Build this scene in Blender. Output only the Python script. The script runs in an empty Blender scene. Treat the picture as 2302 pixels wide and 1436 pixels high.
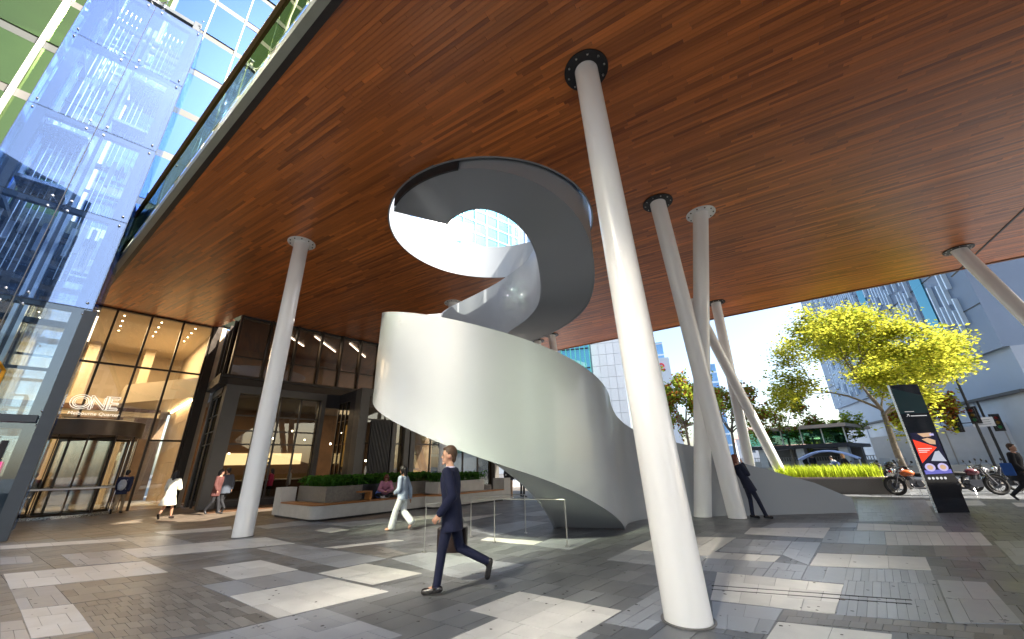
import bpy, bmesh, math, random
from mathutils import Vector, Matrix
import numpy as np
rng = random.Random(7)
PI = math.pi
R = math.radians
sc = bpy.context.scene

# ------------------------------------------------------------------ camera
F_PX, W_PX, H_PX = 850.0, 2302.0, 1436.0
PITCH, ROLL, CAM_H = R(21.0), R(1.5), 1.6
_cb, _sb, _cc, _sc = math.cos(PITCH), math.sin(PITCH), math.cos(ROLL), math.sin(ROLL)
CM = np.array([[1, 0, 0], [0, _cb, -_sb], [0, _sb, _cb]]) @ np.array([[_cc, 0, _sc], [0, 1, 0], [-_sc, 0, _cc]])
cam_d = bpy.data.cameras.new('camera')
cam = bpy.data.objects.new('camera', cam_d)
sc.collection.objects.link(cam)
X, Y, Z = CM[:, 0], CM[:, 2], -CM[:, 1]
cam.matrix_world = Matrix(((X[0], Y[0], Z[0], 0), (X[1], Y[1], Z[1], 0), (X[2], Y[2], Z[2], CAM_H), (0, 0, 0, 1)))
cam_d.sensor_width = 36.0
cam_d.lens = F_PX / W_PX * 36.0
cam_d.clip_start = 0.05
cam_d.clip_end = 6000
sc.camera = cam

# ------------------------------------------------------------------ light
SUN_AZ, SUN_EL = R(-22), R(41)          # azimuth counter-clockwise from +X
sun_dir = Vector((math.cos(SUN_AZ) * math.cos(SUN_EL), math.sin(SUN_AZ) * math.cos(SUN_EL), math.sin(SUN_EL)))
sl = bpy.data.lights.new('sun', 'SUN')
sl.energy = 5.0
sl.angle = R(0.5)
sl.color = (1.0, 0.93, 0.82)
so = bpy.data.objects.new('sun', sl)
sc.collection.objects.link(so)
so.rotation_euler = sun_dir.to_track_quat('Z', 'Y').to_euler()
wd = bpy.data.worlds.new('World')
sc.world = wd
wd.use_nodes = True
nt = wd.node_tree
bg = nt.nodes['Background']
sky = nt.nodes.new('ShaderNodeTexSky')
sky.sky_type = 'NISHITA'
sky.sun_disc = False
sky.sun_elevation = SUN_EL
sky.sun_rotation = PI / 2 - SUN_AZ
sky.air_density = 1.0
sky.dust_density = 2.6
sky.ozone_density = 1.0
nt.links.new(sky.outputs[0], bg.inputs[0])
bg.inputs[1].default_value = 0.125
sc.view_settings.view_transform = 'Standard'
sc.view_settings.look = 'None'
sc.view_settings.gamma = 1.0
sc.view_settings.exposure = 1.85
try:
    sc.view_settings.use_curve_mapping = False
except Exception:
    pass
sc.render.engine = 'CYCLES'
sc.cycles.use_denoising = True
sc.cycles.use_guiding = True
sc.cycles.use_surface_guiding = True
sc.cycles.guiding_training_samples = 128
sc.cycles.surface_guiding_probability = 0.6
sc.cycles.max_bounces = 9
sc.cycles.diffuse_bounces = 5
sc.cycles.glossy_bounces = 5
sc.cycles.transmission_bounces = 8
sc.cycles.transparent_max_bounces = 24
sc.cycles.sample_clamp_indirect = 0
sc.cycles.caustics_reflective = True
sc.cycles.blur_glossy = 0.0

# ------------------------------------------------------------------ helpers
COL = sc.collection

def ray(x, y):
    return CM @ np.array([(x - W_PX / 2) / F_PX, 1, -(y - H_PX / 2) / F_PX])

def gp(x, y, z=0.0):
    """where the sight line through photo point (x, y) meets the level z"""
    d = ray(x, y)
    t = (z - CAM_H) / d[2]
    return Vector((d[0] * t, d[1] * t, z))

def pr(p):
    c = CM.T @ (np.array(p) - np.array([0, 0, CAM_H]))
    return c[0] / c[1] * F_PX + W_PX / 2, -c[2] / c[1] * F_PX + H_PX / 2

def on_ray(x, y, dist):
    d = ray(x, y)
    k = dist / math.hypot(d[0], d[1])
    return Vector((d[0] * k, d[1] * k, CAM_H + d[2] * k))

def link(ob, parent=None):
    COL.objects.link(ob)
    if parent is not None:
        ob.parent = parent
    return ob

def tag(o, label=None, cat=None, group=None, kind=None):
    if label: o['label'] = label
    if cat:
        o['category'] = cat
        if not kind: o['kind'] = 'thing'
    if group: o['group'] = group
    if kind: o['kind'] = kind
    return o

def empty(name, loc=(0, 0, 0), rz=0.0, label=None, cat=None, group=None):
    o = bpy.data.objects.new(name, None)
    o.empty_display_size = 0.2
    o.location = loc
    o.rotation_euler = (0, 0, rz)
    COL.objects.link(o)
    return tag(o, label, cat, group)

def children(o):
    return [c for c in bpy.data.objects if c.parent == o]

def copy_tree(o, parent=None):
    kids = {}
    for c in bpy.data.objects:
        if c.parent is not None:
            kids.setdefault(c.parent.name, []).append(c)
    def rec(a, par):
        c = a.copy()
        COL.objects.link(c)
        c.parent = par
        for ch in kids.get(a.name, []):
            rec(ch, c)
        return c
    return rec(o, parent)

class MB:
    """collects faces, then becomes one mesh object"""
    def __init__(s):
        s.v, s.f, s.m, s.t = [], [], [], []
    def face(s, pts, mi=0, tint=0.5):
        b = len(s.v)
        s.v += [tuple(p) for p in pts]
        s.f.append(tuple(range(b, b + len(pts))))
        s.m.append(mi); s.t.append(tint)
    def mesh_part(s, vs, fs, mi=0, tint=0.5, M=None):
        b = len(s.v)
        s.v += [tuple(M @ Vector(p)) if M is not None else tuple(p) for p in vs]
        for f in fs:
            s.f.append(tuple(b + i for i in f)); s.m.append(mi); s.t.append(tint)
    def box(s, x0, x1, y0, y1, z0, z1, mi=0, tint=0.5, M=None):
        vs = [(x0, y0, z0), (x1, y0, z0), (x1, y1, z0), (x0, y1, z0), (x0, y0, z1), (x1, y0, z1), (x1, y1, z1), (x0, y1, z1)]
        fs = [(0, 3, 2, 1), (4, 5, 6, 7), (0, 1, 5, 4), (1, 2, 6, 5), (2, 3, 7, 6), (3, 0, 4, 7)]
        s.mesh_part(vs, fs, mi, tint, M)
        return s
    def prism(s, poly, z0, z1, mi=0, tint=0.5, M=None):
        n = len(poly)
        vs = [(p[0], p[1], z0) for p in poly] + [(p[0], p[1], z1) for p in poly]
        fs = [tuple(range(n - 1, -1, -1)), tuple(range(n, 2 * n))] + [(i, (i + 1) % n, n + (i + 1) % n, n + i) for i in range(n)]
        s.mesh_part(vs, fs, mi, tint, M)
        return s
    def tube(s, pts, rad, n=10, mi=0, tint=0.5, cap=True, M=None):
        pts = [Vector(p) for p in pts]
        rr = rad if isinstance(rad, (list, tuple)) else [rad] * len(pts)
        vs, fs = [], []
        up = None
        for i, p in enumerate(pts):
            a = pts[max(i - 1, 0)]; b = pts[min(i + 1, len(pts) - 1)]
            d = (b - a).normalized() if (b - a).length > 1e-9 else Vector((0, 0, 1))
            if up is None:
                up = Vector((0, 0, 1)) if abs(d.z) < 0.9 else Vector((1, 0, 0))
            u = (up - d * up.dot(d)).normalized()
            w = d.cross(u)
            up = u
            for k in range(n):
                t = 2 * PI * k / n
                vs.append(p + (u * math.cos(t) + w * math.sin(t)) * rr[i])
        for i in range(len(pts) - 1):
            for k in range(n):
                fs.append((i * n + k, i * n + (k + 1) % n, (i + 1) * n + (k + 1) % n, (i + 1) * n + k))
        if cap:
            fs.append(tuple(range(n - 1, -1, -1)))
            fs.append(tuple((len(pts) - 1) * n + k for k in range(n)))
        s.mesh_part(vs, fs, mi, tint, M)
        return s
    def lathe(s, prof, n=24, mi=0, tint=0.5, M=None, cap=False):
        vs, fs = [], []
        for r_, z_ in prof:
            for k in range(n):
                t = 2 * PI * k / n
                vs.append((r_ * math.cos(t), r_ * math.sin(t), z_))
        for i in range(len(prof) - 1):
            for k in range(n):
                fs.append((i * n + k, i * n + (k + 1) % n, (i + 1) * n + (k + 1) % n, (i + 1) * n + k))
        if cap:
            fs.append(tuple(range(n - 1, -1, -1)))
            fs.append(tuple((len(prof) - 1) * n + k for k in range(n)))
        s.mesh_part(vs, fs, mi, tint, M)
        return s
    def ball(s, c, r, n=10, mi=0, sx=1, sy=1, sz=1, tint=0.5, M=None):
        prof = [(math.sin(PI * i / n) * r, -math.cos(PI * i / n) * r) for i in range(n + 1)]
        T = Matrix.Translation(Vector(c)) @ Matrix.Diagonal((sx, sy, sz, 1))
        s.lathe(prof, n * 2, mi, tint, (M @ T) if M is not None else T)
        return s
    def build(s, name, mats, parent=None, smooth=False, tints=False, merge=False):
        me = bpy.data.meshes.new(name)
        me.from_pydata(s.v, [], s.f)
        if not isinstance(mats, (list, tuple)): mats = [mats]
        for m_ in mats: me.materials.append(m_)
        if len(mats) > 1:
            me.polygons.foreach_set('material_index', s.m)
        if smooth:
            me.polygons.foreach_set('use_smooth', [True] * len(s.f))
        if tints:
            a = me.attributes.new('tint', 'FLOAT', 'FACE')
            a.data.foreach_set('value', s.t)
        if merge:
            bm = bmesh.new(); bm.from_mesh(me)
            bmesh.ops.remove_doubles(bm, verts=bm.verts, dist=1e-4)
            bm.to_mesh(me); bm.free()
        me.update()
        o = bpy.data.objects.new(name, me)
        COL.objects.link(o)
        if parent is not None: o.parent = parent
        return o

def autosmooth(o, deg=40):
    me = o.data
    bm = bmesh.new(); bm.from_mesh(me)
    bmesh.ops.remove_doubles(bm, verts=bm.verts, dist=1e-4)
    for f in bm.faces: f.smooth = True
    for e in bm.edges:
        if len(e.link_faces) == 2:
            e.smooth = e.calc_face_angle(0) < R(deg)
    bm.to_mesh(me); bm.free()
    return o

def TR(x, y, z=0, rz=0, rx=0, ry=0):
    return Matrix.Translation((x, y, z)) @ Matrix.Rotation(rz, 4, 'Z') @ Matrix.Rotation(ry, 4, 'Y') @ Matrix.Rotation(rx, 4, 'X')

# ------------------------------------------------------------------ materials
_mats = {}
def mat(name, col=(.5, .5, .5), rough=.6, metal=0.0, noise=0.0, nscale=3.0, bump=0.0, bscale=40.0, spec=0.5, emit=None, estr=0.0,
        tint=0.0, coat=0.0, trans=0.0, alpha=1.0, ior=1.45, stretch=None, tint_attr=True, sss=0.0, coords='Object'):
    if name in _mats: return _mats[name]
    m = bpy.data.materials.new(name)
    m.use_nodes = True
    t = m.node_tree; N = t.nodes; L = t.links
    b = N['Principled BSDF']
    b.inputs['Base Color'].default_value = (*col, 1)
    b.inputs['Roughness'].default_value = rough
    b.inputs['Metallic'].default_value = metal
    b.inputs['Specular IOR Level'].default_value = spec
    b.inputs['IOR'].default_value = ior
    b.inputs['Coat Weight'].default_value = coat
    b.inputs['Transmission Weight'].default_value = trans
    b.inputs['Alpha'].default_value = alpha
    if sss:
        b.inputs['Subsurface Weight'].default_value = sss
        b.inputs['Subsurface Scale'].default_value = 0.02
    if emit:
        b.inputs['Emission Color'].default_value = (*emit, 1)
        b.inputs['Emission Strength'].default_value = estr
    src = None
    if noise or bump:
        tc = N.new('ShaderNodeTexCoord')
        mp = N.new('ShaderNodeMapping')
        L.new(tc.outputs[coords], mp.inputs[0])
        if stretch: mp.inputs['Scale'].default_value = stretch
    if noise:
        n1 = N.new('ShaderNodeTexNoise'); n1.inputs['Scale'].default_value = nscale
        n1.inputs['Detail'].default_value = 6; n1.inputs['Roughness'].default_value = .62
        L.new(mp.outputs[0], n1.inputs[0])
        mr = N.new('ShaderNodeMapRange')
        mr.inputs[1].default_value = .3; mr.inputs[2].default_value = .7
        mr.inputs[3].default_value = 1 - noise; mr.inputs[4].default_value = 1 + noise
        L.new(n1.outputs[0], mr.inputs[0])
        src = mr.outputs[0]
        rr = N.new('ShaderNodeMapRange')
        rr.inputs[1].default_value = .3; rr.inputs[2].default_value = .7
        rr.inputs[3].default_value = max(0.02, rough - .08); rr.inputs[4].default_value = min(1, rough + .08)
        L.new(n1.outputs[0], rr.inputs[0]); L.new(rr.outputs[0], b.inputs['Roughness'])
    if tint:
        at = N.new('ShaderNodeAttribute'); at.attribute_name = 'tint'
        mr2 = N.new('ShaderNodeMapRange')
        mr2.inputs[3].default_value = 1 - tint; mr2.inputs[4].default_value = 1 + tint
        L.new(at.outputs['Fac'], mr2.inputs[0])
        if src is None: src = mr2.outputs[0]
        else:
            mu = N.new('ShaderNodeMath'); mu.operation = 'MULTIPLY'
            L.new(src, mu.inputs[0]); L.new(mr2.outputs[0], mu.inputs[1]); src = mu.outputs[0]
    if src is not None:
        vm = N.new('ShaderNodeVectorMath'); vm.operation = 'SCALE'
        vm.inputs[0].default_value = col
        L.new(src, vm.inputs['Scale'])
        L.new(vm.outputs[0], b.inputs['Base Color'])
    if bump:
        n2 = N.new('ShaderNodeTexNoise'); n2.inputs['Scale'].default_value = bscale; n2.inputs['Detail'].default_value = 4
        L.new(mp.outputs[0], n2.inputs[0])
        bp = N.new('ShaderNodeBump'); bp.inputs['Strength'].default_value = bump; bp.inputs['Distance'].default_value = .01
        L.new(n2.outputs[0], bp.inputs['Height']); L.new(bp.outputs[0], b.inputs['Normal'])
    _mats[name] = m
    return m

def glass_mat(name, tintc=(.8, .9, .88), refl=0.25, rough=0.0, wave=0.0, wscale=.8, clear=1.0, fmax=.65):
    """architectural pane: part mirror, part see-through, one sheet thick"""
    if name in _mats: return _mats[name]
    m = bpy.data.materials.new(name); m.use_nodes = True
    t = m.node_tree; N = t.nodes; L = t.links
    N.remove(N['Principled BSDF'])
    out = N['Material Output']
    tr = N.new('ShaderNodeBsdfTransparent'); tr.inputs[0].default_value = (tintc[0] ** .5, tintc[1] ** .5, tintc[2] ** .5, 1)
    gl = N.new('ShaderNodeBsdfGlossy'); gl.inputs['Roughness'].default_value = rough
    gl.inputs['Color'].default_value = (min(1, tintc[0] * 1.05), min(1, tintc[1] * 1.05), min(1, tintc[2] * 1.08), 1)
    fr = N.new('ShaderNodeLayerWeight'); fr.inputs[0].default_value = .35
    mr = N.new('ShaderNodeMapRange'); mr.inputs[3].default_value = refl; mr.inputs[4].default_value = min(1, refl + fmax)
    L.new(fr.outputs['Fresnel'], mr.inputs[0])
    mx = N.new('ShaderNodeMixShader')
    L.new(mr.outputs[0], mx.inputs[0]); L.new(tr.outputs[0], mx.inputs[1]); L.new(gl.outputs[0], mx.inputs[2])
    L.new(mx.outputs[0], out.inputs[0])
    if wave:
        tc = N.new('ShaderNodeTexCoord')
        n2 = N.new('ShaderNodeTexNoise'); n2.inputs['Scale'].default_value = wscale; n2.inputs['Detail'].default_value = 1
        L.new(tc.outputs['Object'], n2.inputs[0])
        bp = N.new('ShaderNodeBump'); bp.inputs['Strength'].default_value = wave; bp.inputs['Distance'].default_value = .05
        L.new(n2.outputs[0], bp.inputs['Height']); L.new(bp.outputs[0], gl.inputs['Normal'])
    _mats[name] = m
    return m

M_white = mat('white column paint', (.86, .86, .84), .30, coat=.3, bump=.10, bscale=1.6)
M_stair = mat('pale grey steel paint', (.31, .335, .36), .34, coat=.2, bump=.12, bscale=1.1)
M_black = mat('black steel', (.018, .018, .02), .45, noise=.2)
M_dark = mat('dark bronze frame', (.035, .03, .027), .4, noise=.15)
M_steel = mat('brushed stainless', (.62, .61, .58), .28, metal=1.0, noise=.05, nscale=20)
M_rail = mat('satin rail steel', (.45, .45, .43), .35, metal=.9)
M_chrome = mat('polished steel', (.8, .8, .8), .08, metal=1.0)
M_conc = mat('pale concrete', (.50, .49, .45), .75, noise=.08, nscale=4, bump=.15, bscale=60)
M_conc2 = mat('weathered concrete', (.36, .36, .35), .8, noise=.15, nscale=1.2, bump=.2, bscale=30)
M_granite = mat('grey granite', (.16, .15, .135), .55, noise=.22, nscale=30, bump=.1, bscale=120)
M_rubber = mat('tyre rubber', (.02, .02, .02), .8)
A_DIR = R(47.5); B_DIR = R(145.5)
ua = Vector((math.cos(A_DIR), math.sin(A_DIR), 0)); ub = Vector((math.cos(B_DIR), math.sin(B_DIR), 0))
# ------------------------------------------------------------------ ground
M_ground = mat('distant asphalt', (.10, .10, .105), .9, noise=.2, nscale=.4)
g = MB(); g.box(-900, 1500, -600, 2200, -1.0, -0.03)
tag(g.build('ground', M_ground), kind='structure')
M_fore = mat('brown stone forecourt', (.150, .115, .085), .42, noise=.22, nscale=2.2, bump=.08, bscale=50, tint=.22)
M_base = mat('dark basalt pavers', (.135, .143, .153), .38, noise=.16, nscale=2.5, bump=.12, bscale=60, tint=.25)
M_lite = mat('pale granite pavers', (.56, .56, .54), .42, noise=.13, nscale=2.2, bump=.08, bscale=90, tint=.10)
M_mid = mat('mid grey pavers', (.275, .295, .325), .34, noise=.09, nscale=4, bump=.08, bscale=80, tint=.16)
M_brn = mat('brown grey pavers', (.175, .17, .162), .42, noise=.15, nscale=6, bump=.1, bscale=80, tint=.25)
M_joint = mat('paving joint sand', (.05, .048, .045), .95)

plaza = MB()
plaza.prism([(-60, -25), (30, -25), (30, 23.5), (18, 33), (-20, 60), (-60, 60)], -.028, -.012)
plaza = plaza.build('plaza_paving', M_joint)
tag(plaza, kind='structure')

def tile_quad(mb, q, n, m, z, h=.012, gap=.006, run=False, r=rng, solid=None):
    """q four xy corners; n tiles along q0-q1, m along q0-q3"""
    q = [Vector((p[0], p[1], 0)) for p in q]
    L0 = (q[1] - q[0]).length; L1 = (q[3] - q[0]).length
    def P(u, v):
        return (q[0] * (1 - u) + q[1] * u) * (1 - v) + (q[3] * (1 - u) + q[2] * u) * v
    out = []
    gu, gv = gap / max(L0, .1), gap / max(L1, .1)
    for j in range(m):
        cuts = [i / n for i in range(n + 1)]
        if run and j % 2:
            cuts = [0] + [(i + .5) / n for i in range(n)] + [1]
        for i in range(len(cuts) - 1):
            u0, u1, v0, v1 = cuts[i] + gu / 2, cuts[i + 1] - gu / 2, j / m + gv / 2, (j + 1) / m - gv / 2
            pts = [P(u0, v0), P(u1, v0), P(u1, v1), P(u0, v1)]
            dz = z + r.uniform(-.0012, .0012)
            out.append((pts, dz))
    return out

def slab(mb, pts, z, mi=0, tint=.5, depth=.02):
    n = len(pts)
    vs = [(p.x, p.y, z) for p in pts] + [(p.x, p.y, z - depth) for p in pts]
    fs = [tuple(range(n))] + [(i, i + n, (i + 1) % n + n, (i + 1) % n) for i in range(n)]
    a = sum((pts[i].x * pts[(i + 1) % n].y - pts[(i + 1) % n].x * pts[i].y) for i in range(n))
    if a < 0: fs = [tuple(reversed(f)) for f in fs]
    mb.mesh_part(vs, fs, mi, tint)

# field of dark pavers below the plaza pattern
fld = MB()
for i in range(-30, 64):
    for j in range(-80, 90):
        u0 = i * .62 ; v0 = j * .31 + (.0 if i % 2 else .1)
        c = ua * (u0 + .31) + ub * (v0 + .155)
        if not (c.y > 1.2 and abs(c.x) < 3.5 + c.y * 1.55 and c.y < 21 - .0 * c.x): continue
        pts = [ua * u0 + ub * v0, ua * (u0 + .613) + ub * v0, ua * (u0 + .613) + ub * (v0 + .303), ua * u0 + ub * (v0 + .303)]
        fore = (c.x < -4.5 and (c.y - 11.2) - (c.x + 14) * .33 > 0)
        slab(fld, pts, 0.0 + rng.uniform(-.001, .001), 1 if fore else 0, rng.random(), .012)
o = fld.build('field_paver', [M_base, M_fore], plaza, tints=True); o['kind'] = 'stuff'

# forecourt further out towards the lobby and the rest of the square
fc = MB()
fc.prism([(-60, -10), (-14.6, 11.4), (-4.9, 14.9), (-2, 21), (10, 21), (30, 21.0), (29.5, 23), (17.5, 32.6), (-20, 58), (-58, 58)], -.012, -.004)
tag(fc.build('forecourt_paving', mat('forecourt stone', (.145, .125, .105), .45, noise=.18, nscale=1.1, bump=.1, bscale=30)), kind='structure')

def zt(k, *pts):
    s, ox, oy = {1: (640 / 2302, 0, 1180), 2: (640 / 2302, 560, 1150), 3: (580 / 2302, 1120, 1130), 4: (642 / 2302, 1660, 1080), 0: (1, 0, 0)}[k]
    return [(p[0] * s + ox, p[1] * s + oy) for p in pts]
L_, G_, B_ = 0, 1, 2
PATCH = [
 (L_, 5, 2, zt(1, (25, 398), (1165, 292), (1360, 383), (80, 522))),
 (G_, 2, 2, zt(1, (80, 522), (440, 490), (575, 640), (160, 690))),
 (L_, 2, 3, zt(1, (160, 690), (590, 640), (765, 855), (250, 921))),
 (B_, 5, 3, zt(1, (445, 492), (1360, 385), (1610, 493), (578, 640))),
 (B_, 9, 8, zt(1, (590, 644), (1360, 530), (1890, 845), (850, 990))),
 (B_, 3, 6, zt(1, (1362, 529), (1625, 494), (2250, 760), (1892, 845))),
 (B_, 4, 4, zt(1, (1362, 383), (1640, 352), (1908, 445), (1627, 490))),
 (L_, 2, 2, zt(0, (455, 1277), (586, 1259), (671, 1281), (531, 1304))),
 (G_, 3, 1, zt(0, (452, 1317), (671, 1282.5), (738, 1298), (514, 1341))),
 (L_, 2, 2, zt(0, (716, 1289), (821, 1267), (949, 1289), (838, 1315))),
 (L_, 4, 2, zt(0, (516, 1341), (738, 1299), (874, 1330), (624, 1390))),
 (L_, 6, 2, zt(0, (270, 1236), (598, 1208), (663, 1222), (309, 1254))),
 (G_, 2, 2, zt(0, (275, 1210), (372, 1204), (436, 1221), (320, 1231))),
 (L_, 5, 1, zt(0, (0, 1227), (270, 1210), (288, 1216), (0, 1235))),
 (L_, 3, 1, zt(0, (345, 1196), (520, 1183), (522, 1190), (370, 1202))),
 (G_, 2, 1, zt(0, (0, 1254), (67, 1250), (75, 1265), (0, 1270))),
 (G_, 3, 2, zt(0, (136, 1247), (270, 1237), (324, 1261), (171, 1273))),
 (G_, 1, 2, zt(0, (0, 1400), (50, 1395), (68, 1438), (0, 1446))),
 (G_, 2, 6, zt(0, (577, 1233), (663, 1222.5), (869, 1256), (764, 1277))),
 (G_, 2, 5, zt(0, (880, 1256), (960, 1240), (1180, 1270), (1055, 1308))),
 (L_, 3, 1, zt(0, (727, 1231), (888, 1213), (908, 1215), (757, 1233))),
 (L_, 1, 1, zt(0, (707, 1192), (745, 1186), (785, 1191), (742, 1198))),
 (B_, 2, 4, zt(0, (757, 1234), (838, 1224), (919, 1245), (871, 1255))),
 (G_, 4, 4, zt(0, (425, 1442), (727, 1368), (905, 1429), (640, 1520))),
 (L_, 2, 4, zt(0, (1055, 1372), (1168, 1330), (1398, 1373), (1292, 1435))),
 (L_, 2, 3, zt(0, (950, 1465), (1121, 1389.5), (1300, 1437), (1170, 1540))),
 (G_, 4, 3, zt(0, (1359, 1400), (1480, 1328), (1560, 1350), (1455, 1417))),
 (L_, 2, 4, zt(0, (1415, 1235), (1480, 1205), (1655, 1209), (1592, 1250))),
 (G_, 2, 4, zt(0, (1364, 1259), (1415, 1235.5), (1590, 1251), (1560, 1280))),
 (G_, 3, 3, zt(0, (1614, 1240), (1652, 1211), (1780, 1217), (1757, 1248))),
 (G_, 2, 2, zt(0, (1758, 1247), (1781, 1217.5), (1845, 1219.5), (1817, 1271))),
 (L_, 4, 1, zt(0, (1602, 1241), (1755, 1250), (1741, 1263.5), (1582, 1254))),
 (G_, 3, 2, zt(0, (1588, 1255), (1739, 1264), (1713, 1296.5), (1575, 1282))),
 (G_, 2, 2, zt(0, (1741, 1264), (1816, 1272), (1800, 1304), (1714.5, 1297))),
 (L_, 4, 3, zt(0, (1612, 1286.5), (1897, 1315), (1877, 1381), (1597, 1349))),
 (G_, 2, 2, zt(0, (1600, 1352), (1760, 1370), (1727, 1427), (1605, 1412))),
 (B_, 14, 2, zt(0, (1763, 1371), (2302, 1419), (2302, 1446), (1748, 1397))),
 (L_, 2, 1, zt(0, (1749, 1398), (2006, 1426), (2000, 1470), (1722, 1437))),
 (G_, 11, 3, zt(0, (1905, 1278), (2093, 1283), (2145, 1402), (1880, 1383))),
 (L_, 3, 1, zt(0, (1838, 1243.5), (2081, 1253), (2094, 1282), (1820, 1272))),
 (G_, 2, 1, zt(0, (1817, 1273), (1905, 1278), (1898, 1313), (1802, 1304))),
 (G_, 4, 1, zt(0, (1857, 1194), (1988, 1195), (1992, 1225), (1847, 1220))),
 (L_, 9, 1, zt(0, (1989, 1196), (2204, 1197), (2232, 1226), (1993, 1225.5))),
 (B_, 3, 1, zt(0, (1848, 1221.5), (1995, 1226), (1990, 1248), (1839, 1243))),
 (B_, 7, 1, zt(0, (1996, 1226.5), (2240, 1227.5), (2262, 1253), (1992, 1249))),
 (G_, 2, 3, zt(0, (2233, 1217), (2302, 1216), (2370, 1272), (2285, 1270))),
 (G_, 2, 2, zt(0, (2107, 1304), (2218, 1310), (2302, 1404), (2146, 1401))),
 (L_, 4, 1, zt(0, (1688, 1186.5), (1866, 1186.5), (1852, 1210), (1673, 1200))),
 (G_, 6, 1, zt(0, (1744, 1175), (1928, 1176), (1925, 1186), (1710, 1186))),
 (L_, 5, 1, zt(0, (1929, 1176.5), (2117, 1183), (2128, 1195), (1926, 1192.5))),
 (G_, 8, 6, zt(0, (1927, 1125), (2080, 1124), (2110, 1172), (1931, 1172.5))),
 (L_, 2, 1, zt(0, (2072, 1126), (2201, 1125), (2218, 1136), (2082, 1138))),
 (L_, 2, 1, zt(0, (2273, 1130), (2340, 1130), (2360, 1138), (2288, 1139))),
 (L_, 2, 1, zt(0, (1096, 1208), (1221, 1217), (1200, 1225), (1080, 1214))),
 (G_, 3, 1, zt(0, (1200, 1225.5), (1240, 1211), (1354, 1208), (1280, 1236))),
 (G_, 3, 2, zt(0, (1055, 1192), (1180, 1170), (1235, 1175), (1112, 1204))),
 (G_, 2, 1, zt(0, (1165, 1156), (1239, 1145), (1258, 1157), (1200, 1161))),
 (L_, 2, 1, zt(0, (1040, 1163), (1130, 1154), (1110, 1160), (1045, 1172))),
 (G_, 3, 1, zt(0, (570, 1183), (690, 1169), (735, 1175), (600, 1189))),
 (G_, 3, 1, zt(0, (735, 1178), (862, 1166), (905, 1172), (790, 1185))),
 (L_, 3, 1, zt(0, (905, 1163), (1000, 1155), (1020, 1160), (930, 1170))),
]
PM = [M_lite, M_mid, M_brn]
slabs = []
for k, (ci, n, m, q) in enumerate(PATCH):
    ww = [gp(*p) for p in q]
    for pts, z in tile_quad(None, ww, n, m, .004 + .00035 * (k % 6), run=(m > 1)):
        pp = [pr((p.x, p.y, 0)) for p in pts]
        area = abs(sum(pp[i][0] * pp[(i + 1) % 4][1] - pp[(i + 1) % 4][0] * pp[i][1] for i in range(4))) / 2
        slabs.append((area, pts, z, ci))
slabs.sort(key=lambda s: -s[0])
for area, pts, z, ci in slabs[:295]:
    b = MB(); slab(b, pts, z, 0, rng.random(), .014)
    b.build('paving_slab', PM[ci], plaza, tints=True)
b = MB()
for area, pts, z, ci in slabs[295:]:
    slab(b, pts, z, ci, rng.random(), .014)
o = b.build('small_paver', PM, plaza, tints=True); o['kind'] = 'stuff'
# long saw-cut drain lines across the near square
dr = empty('slot_drain', (0, 0, 0), 0, 'narrow double steel slot drain crossing the pale pavers right of the nearest column', 'drain')
for off in (0, 9):
    b = MB()
    a, c = gp(1600, 1317 + off), gp(2050, 1350 + off)
    d = (c - a).normalized(); nn = Vector((-d.y, d.x, 0)) * .012
    slab(b, [a - nn, c - nn, c + nn, a + nn], .0085, 0, .5, .02)
    b.build('drain_slot', M_black, dr)

# old chewing gum and drip spots on the stone
b = MB()
for i in range(260):
    px, py = rng.uniform(-100, 2400), 1180 + 256 * rng.random() ** .8
    c = gp(px, py); r0 = rng.uniform(.008, .022)
    b.face([(c.x + math.cos(a_ * PI / 3.5) * r0 * rng.uniform(.7, 1.2), c.y + math.sin(a_ * PI / 3.5) * r0 * rng.uniform(.7, 1.2), .0092) for a_ in range(7)])
b.build('gum_spots', mat('old gum', (.07, .068, .065), .8), plaza)['kind'] = 'stuff'
cvr = MB(); c = gp(1893, 1348); cvr.prism([(c.x + math.cos(k * PI / 6) * .035, c.y + math.sin(k * PI / 6) * .035) for k in range(12)], .0, .010); cvr.build('brass_stud', mat('dark brass', (.08, .05, .03), .4, metal=.6), plaza)
# ------------------------------------------------------------------ canopy
HC = 9.6
SC = Vector((-.65, 11.8, 0))       # axis of the spiral stair and of the opening above it
R_HOLE = 3.6
POLY = [(-20.9, 17.1), (12.0, -6.6), (38, -6.6), (38, 4.35), (3.3, 27.56), (-3.0, 31.75), (-14.75, 19.15), (-17.45, 20.9)]  # unseen right end stretched far out to keep the sun from entering below

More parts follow.
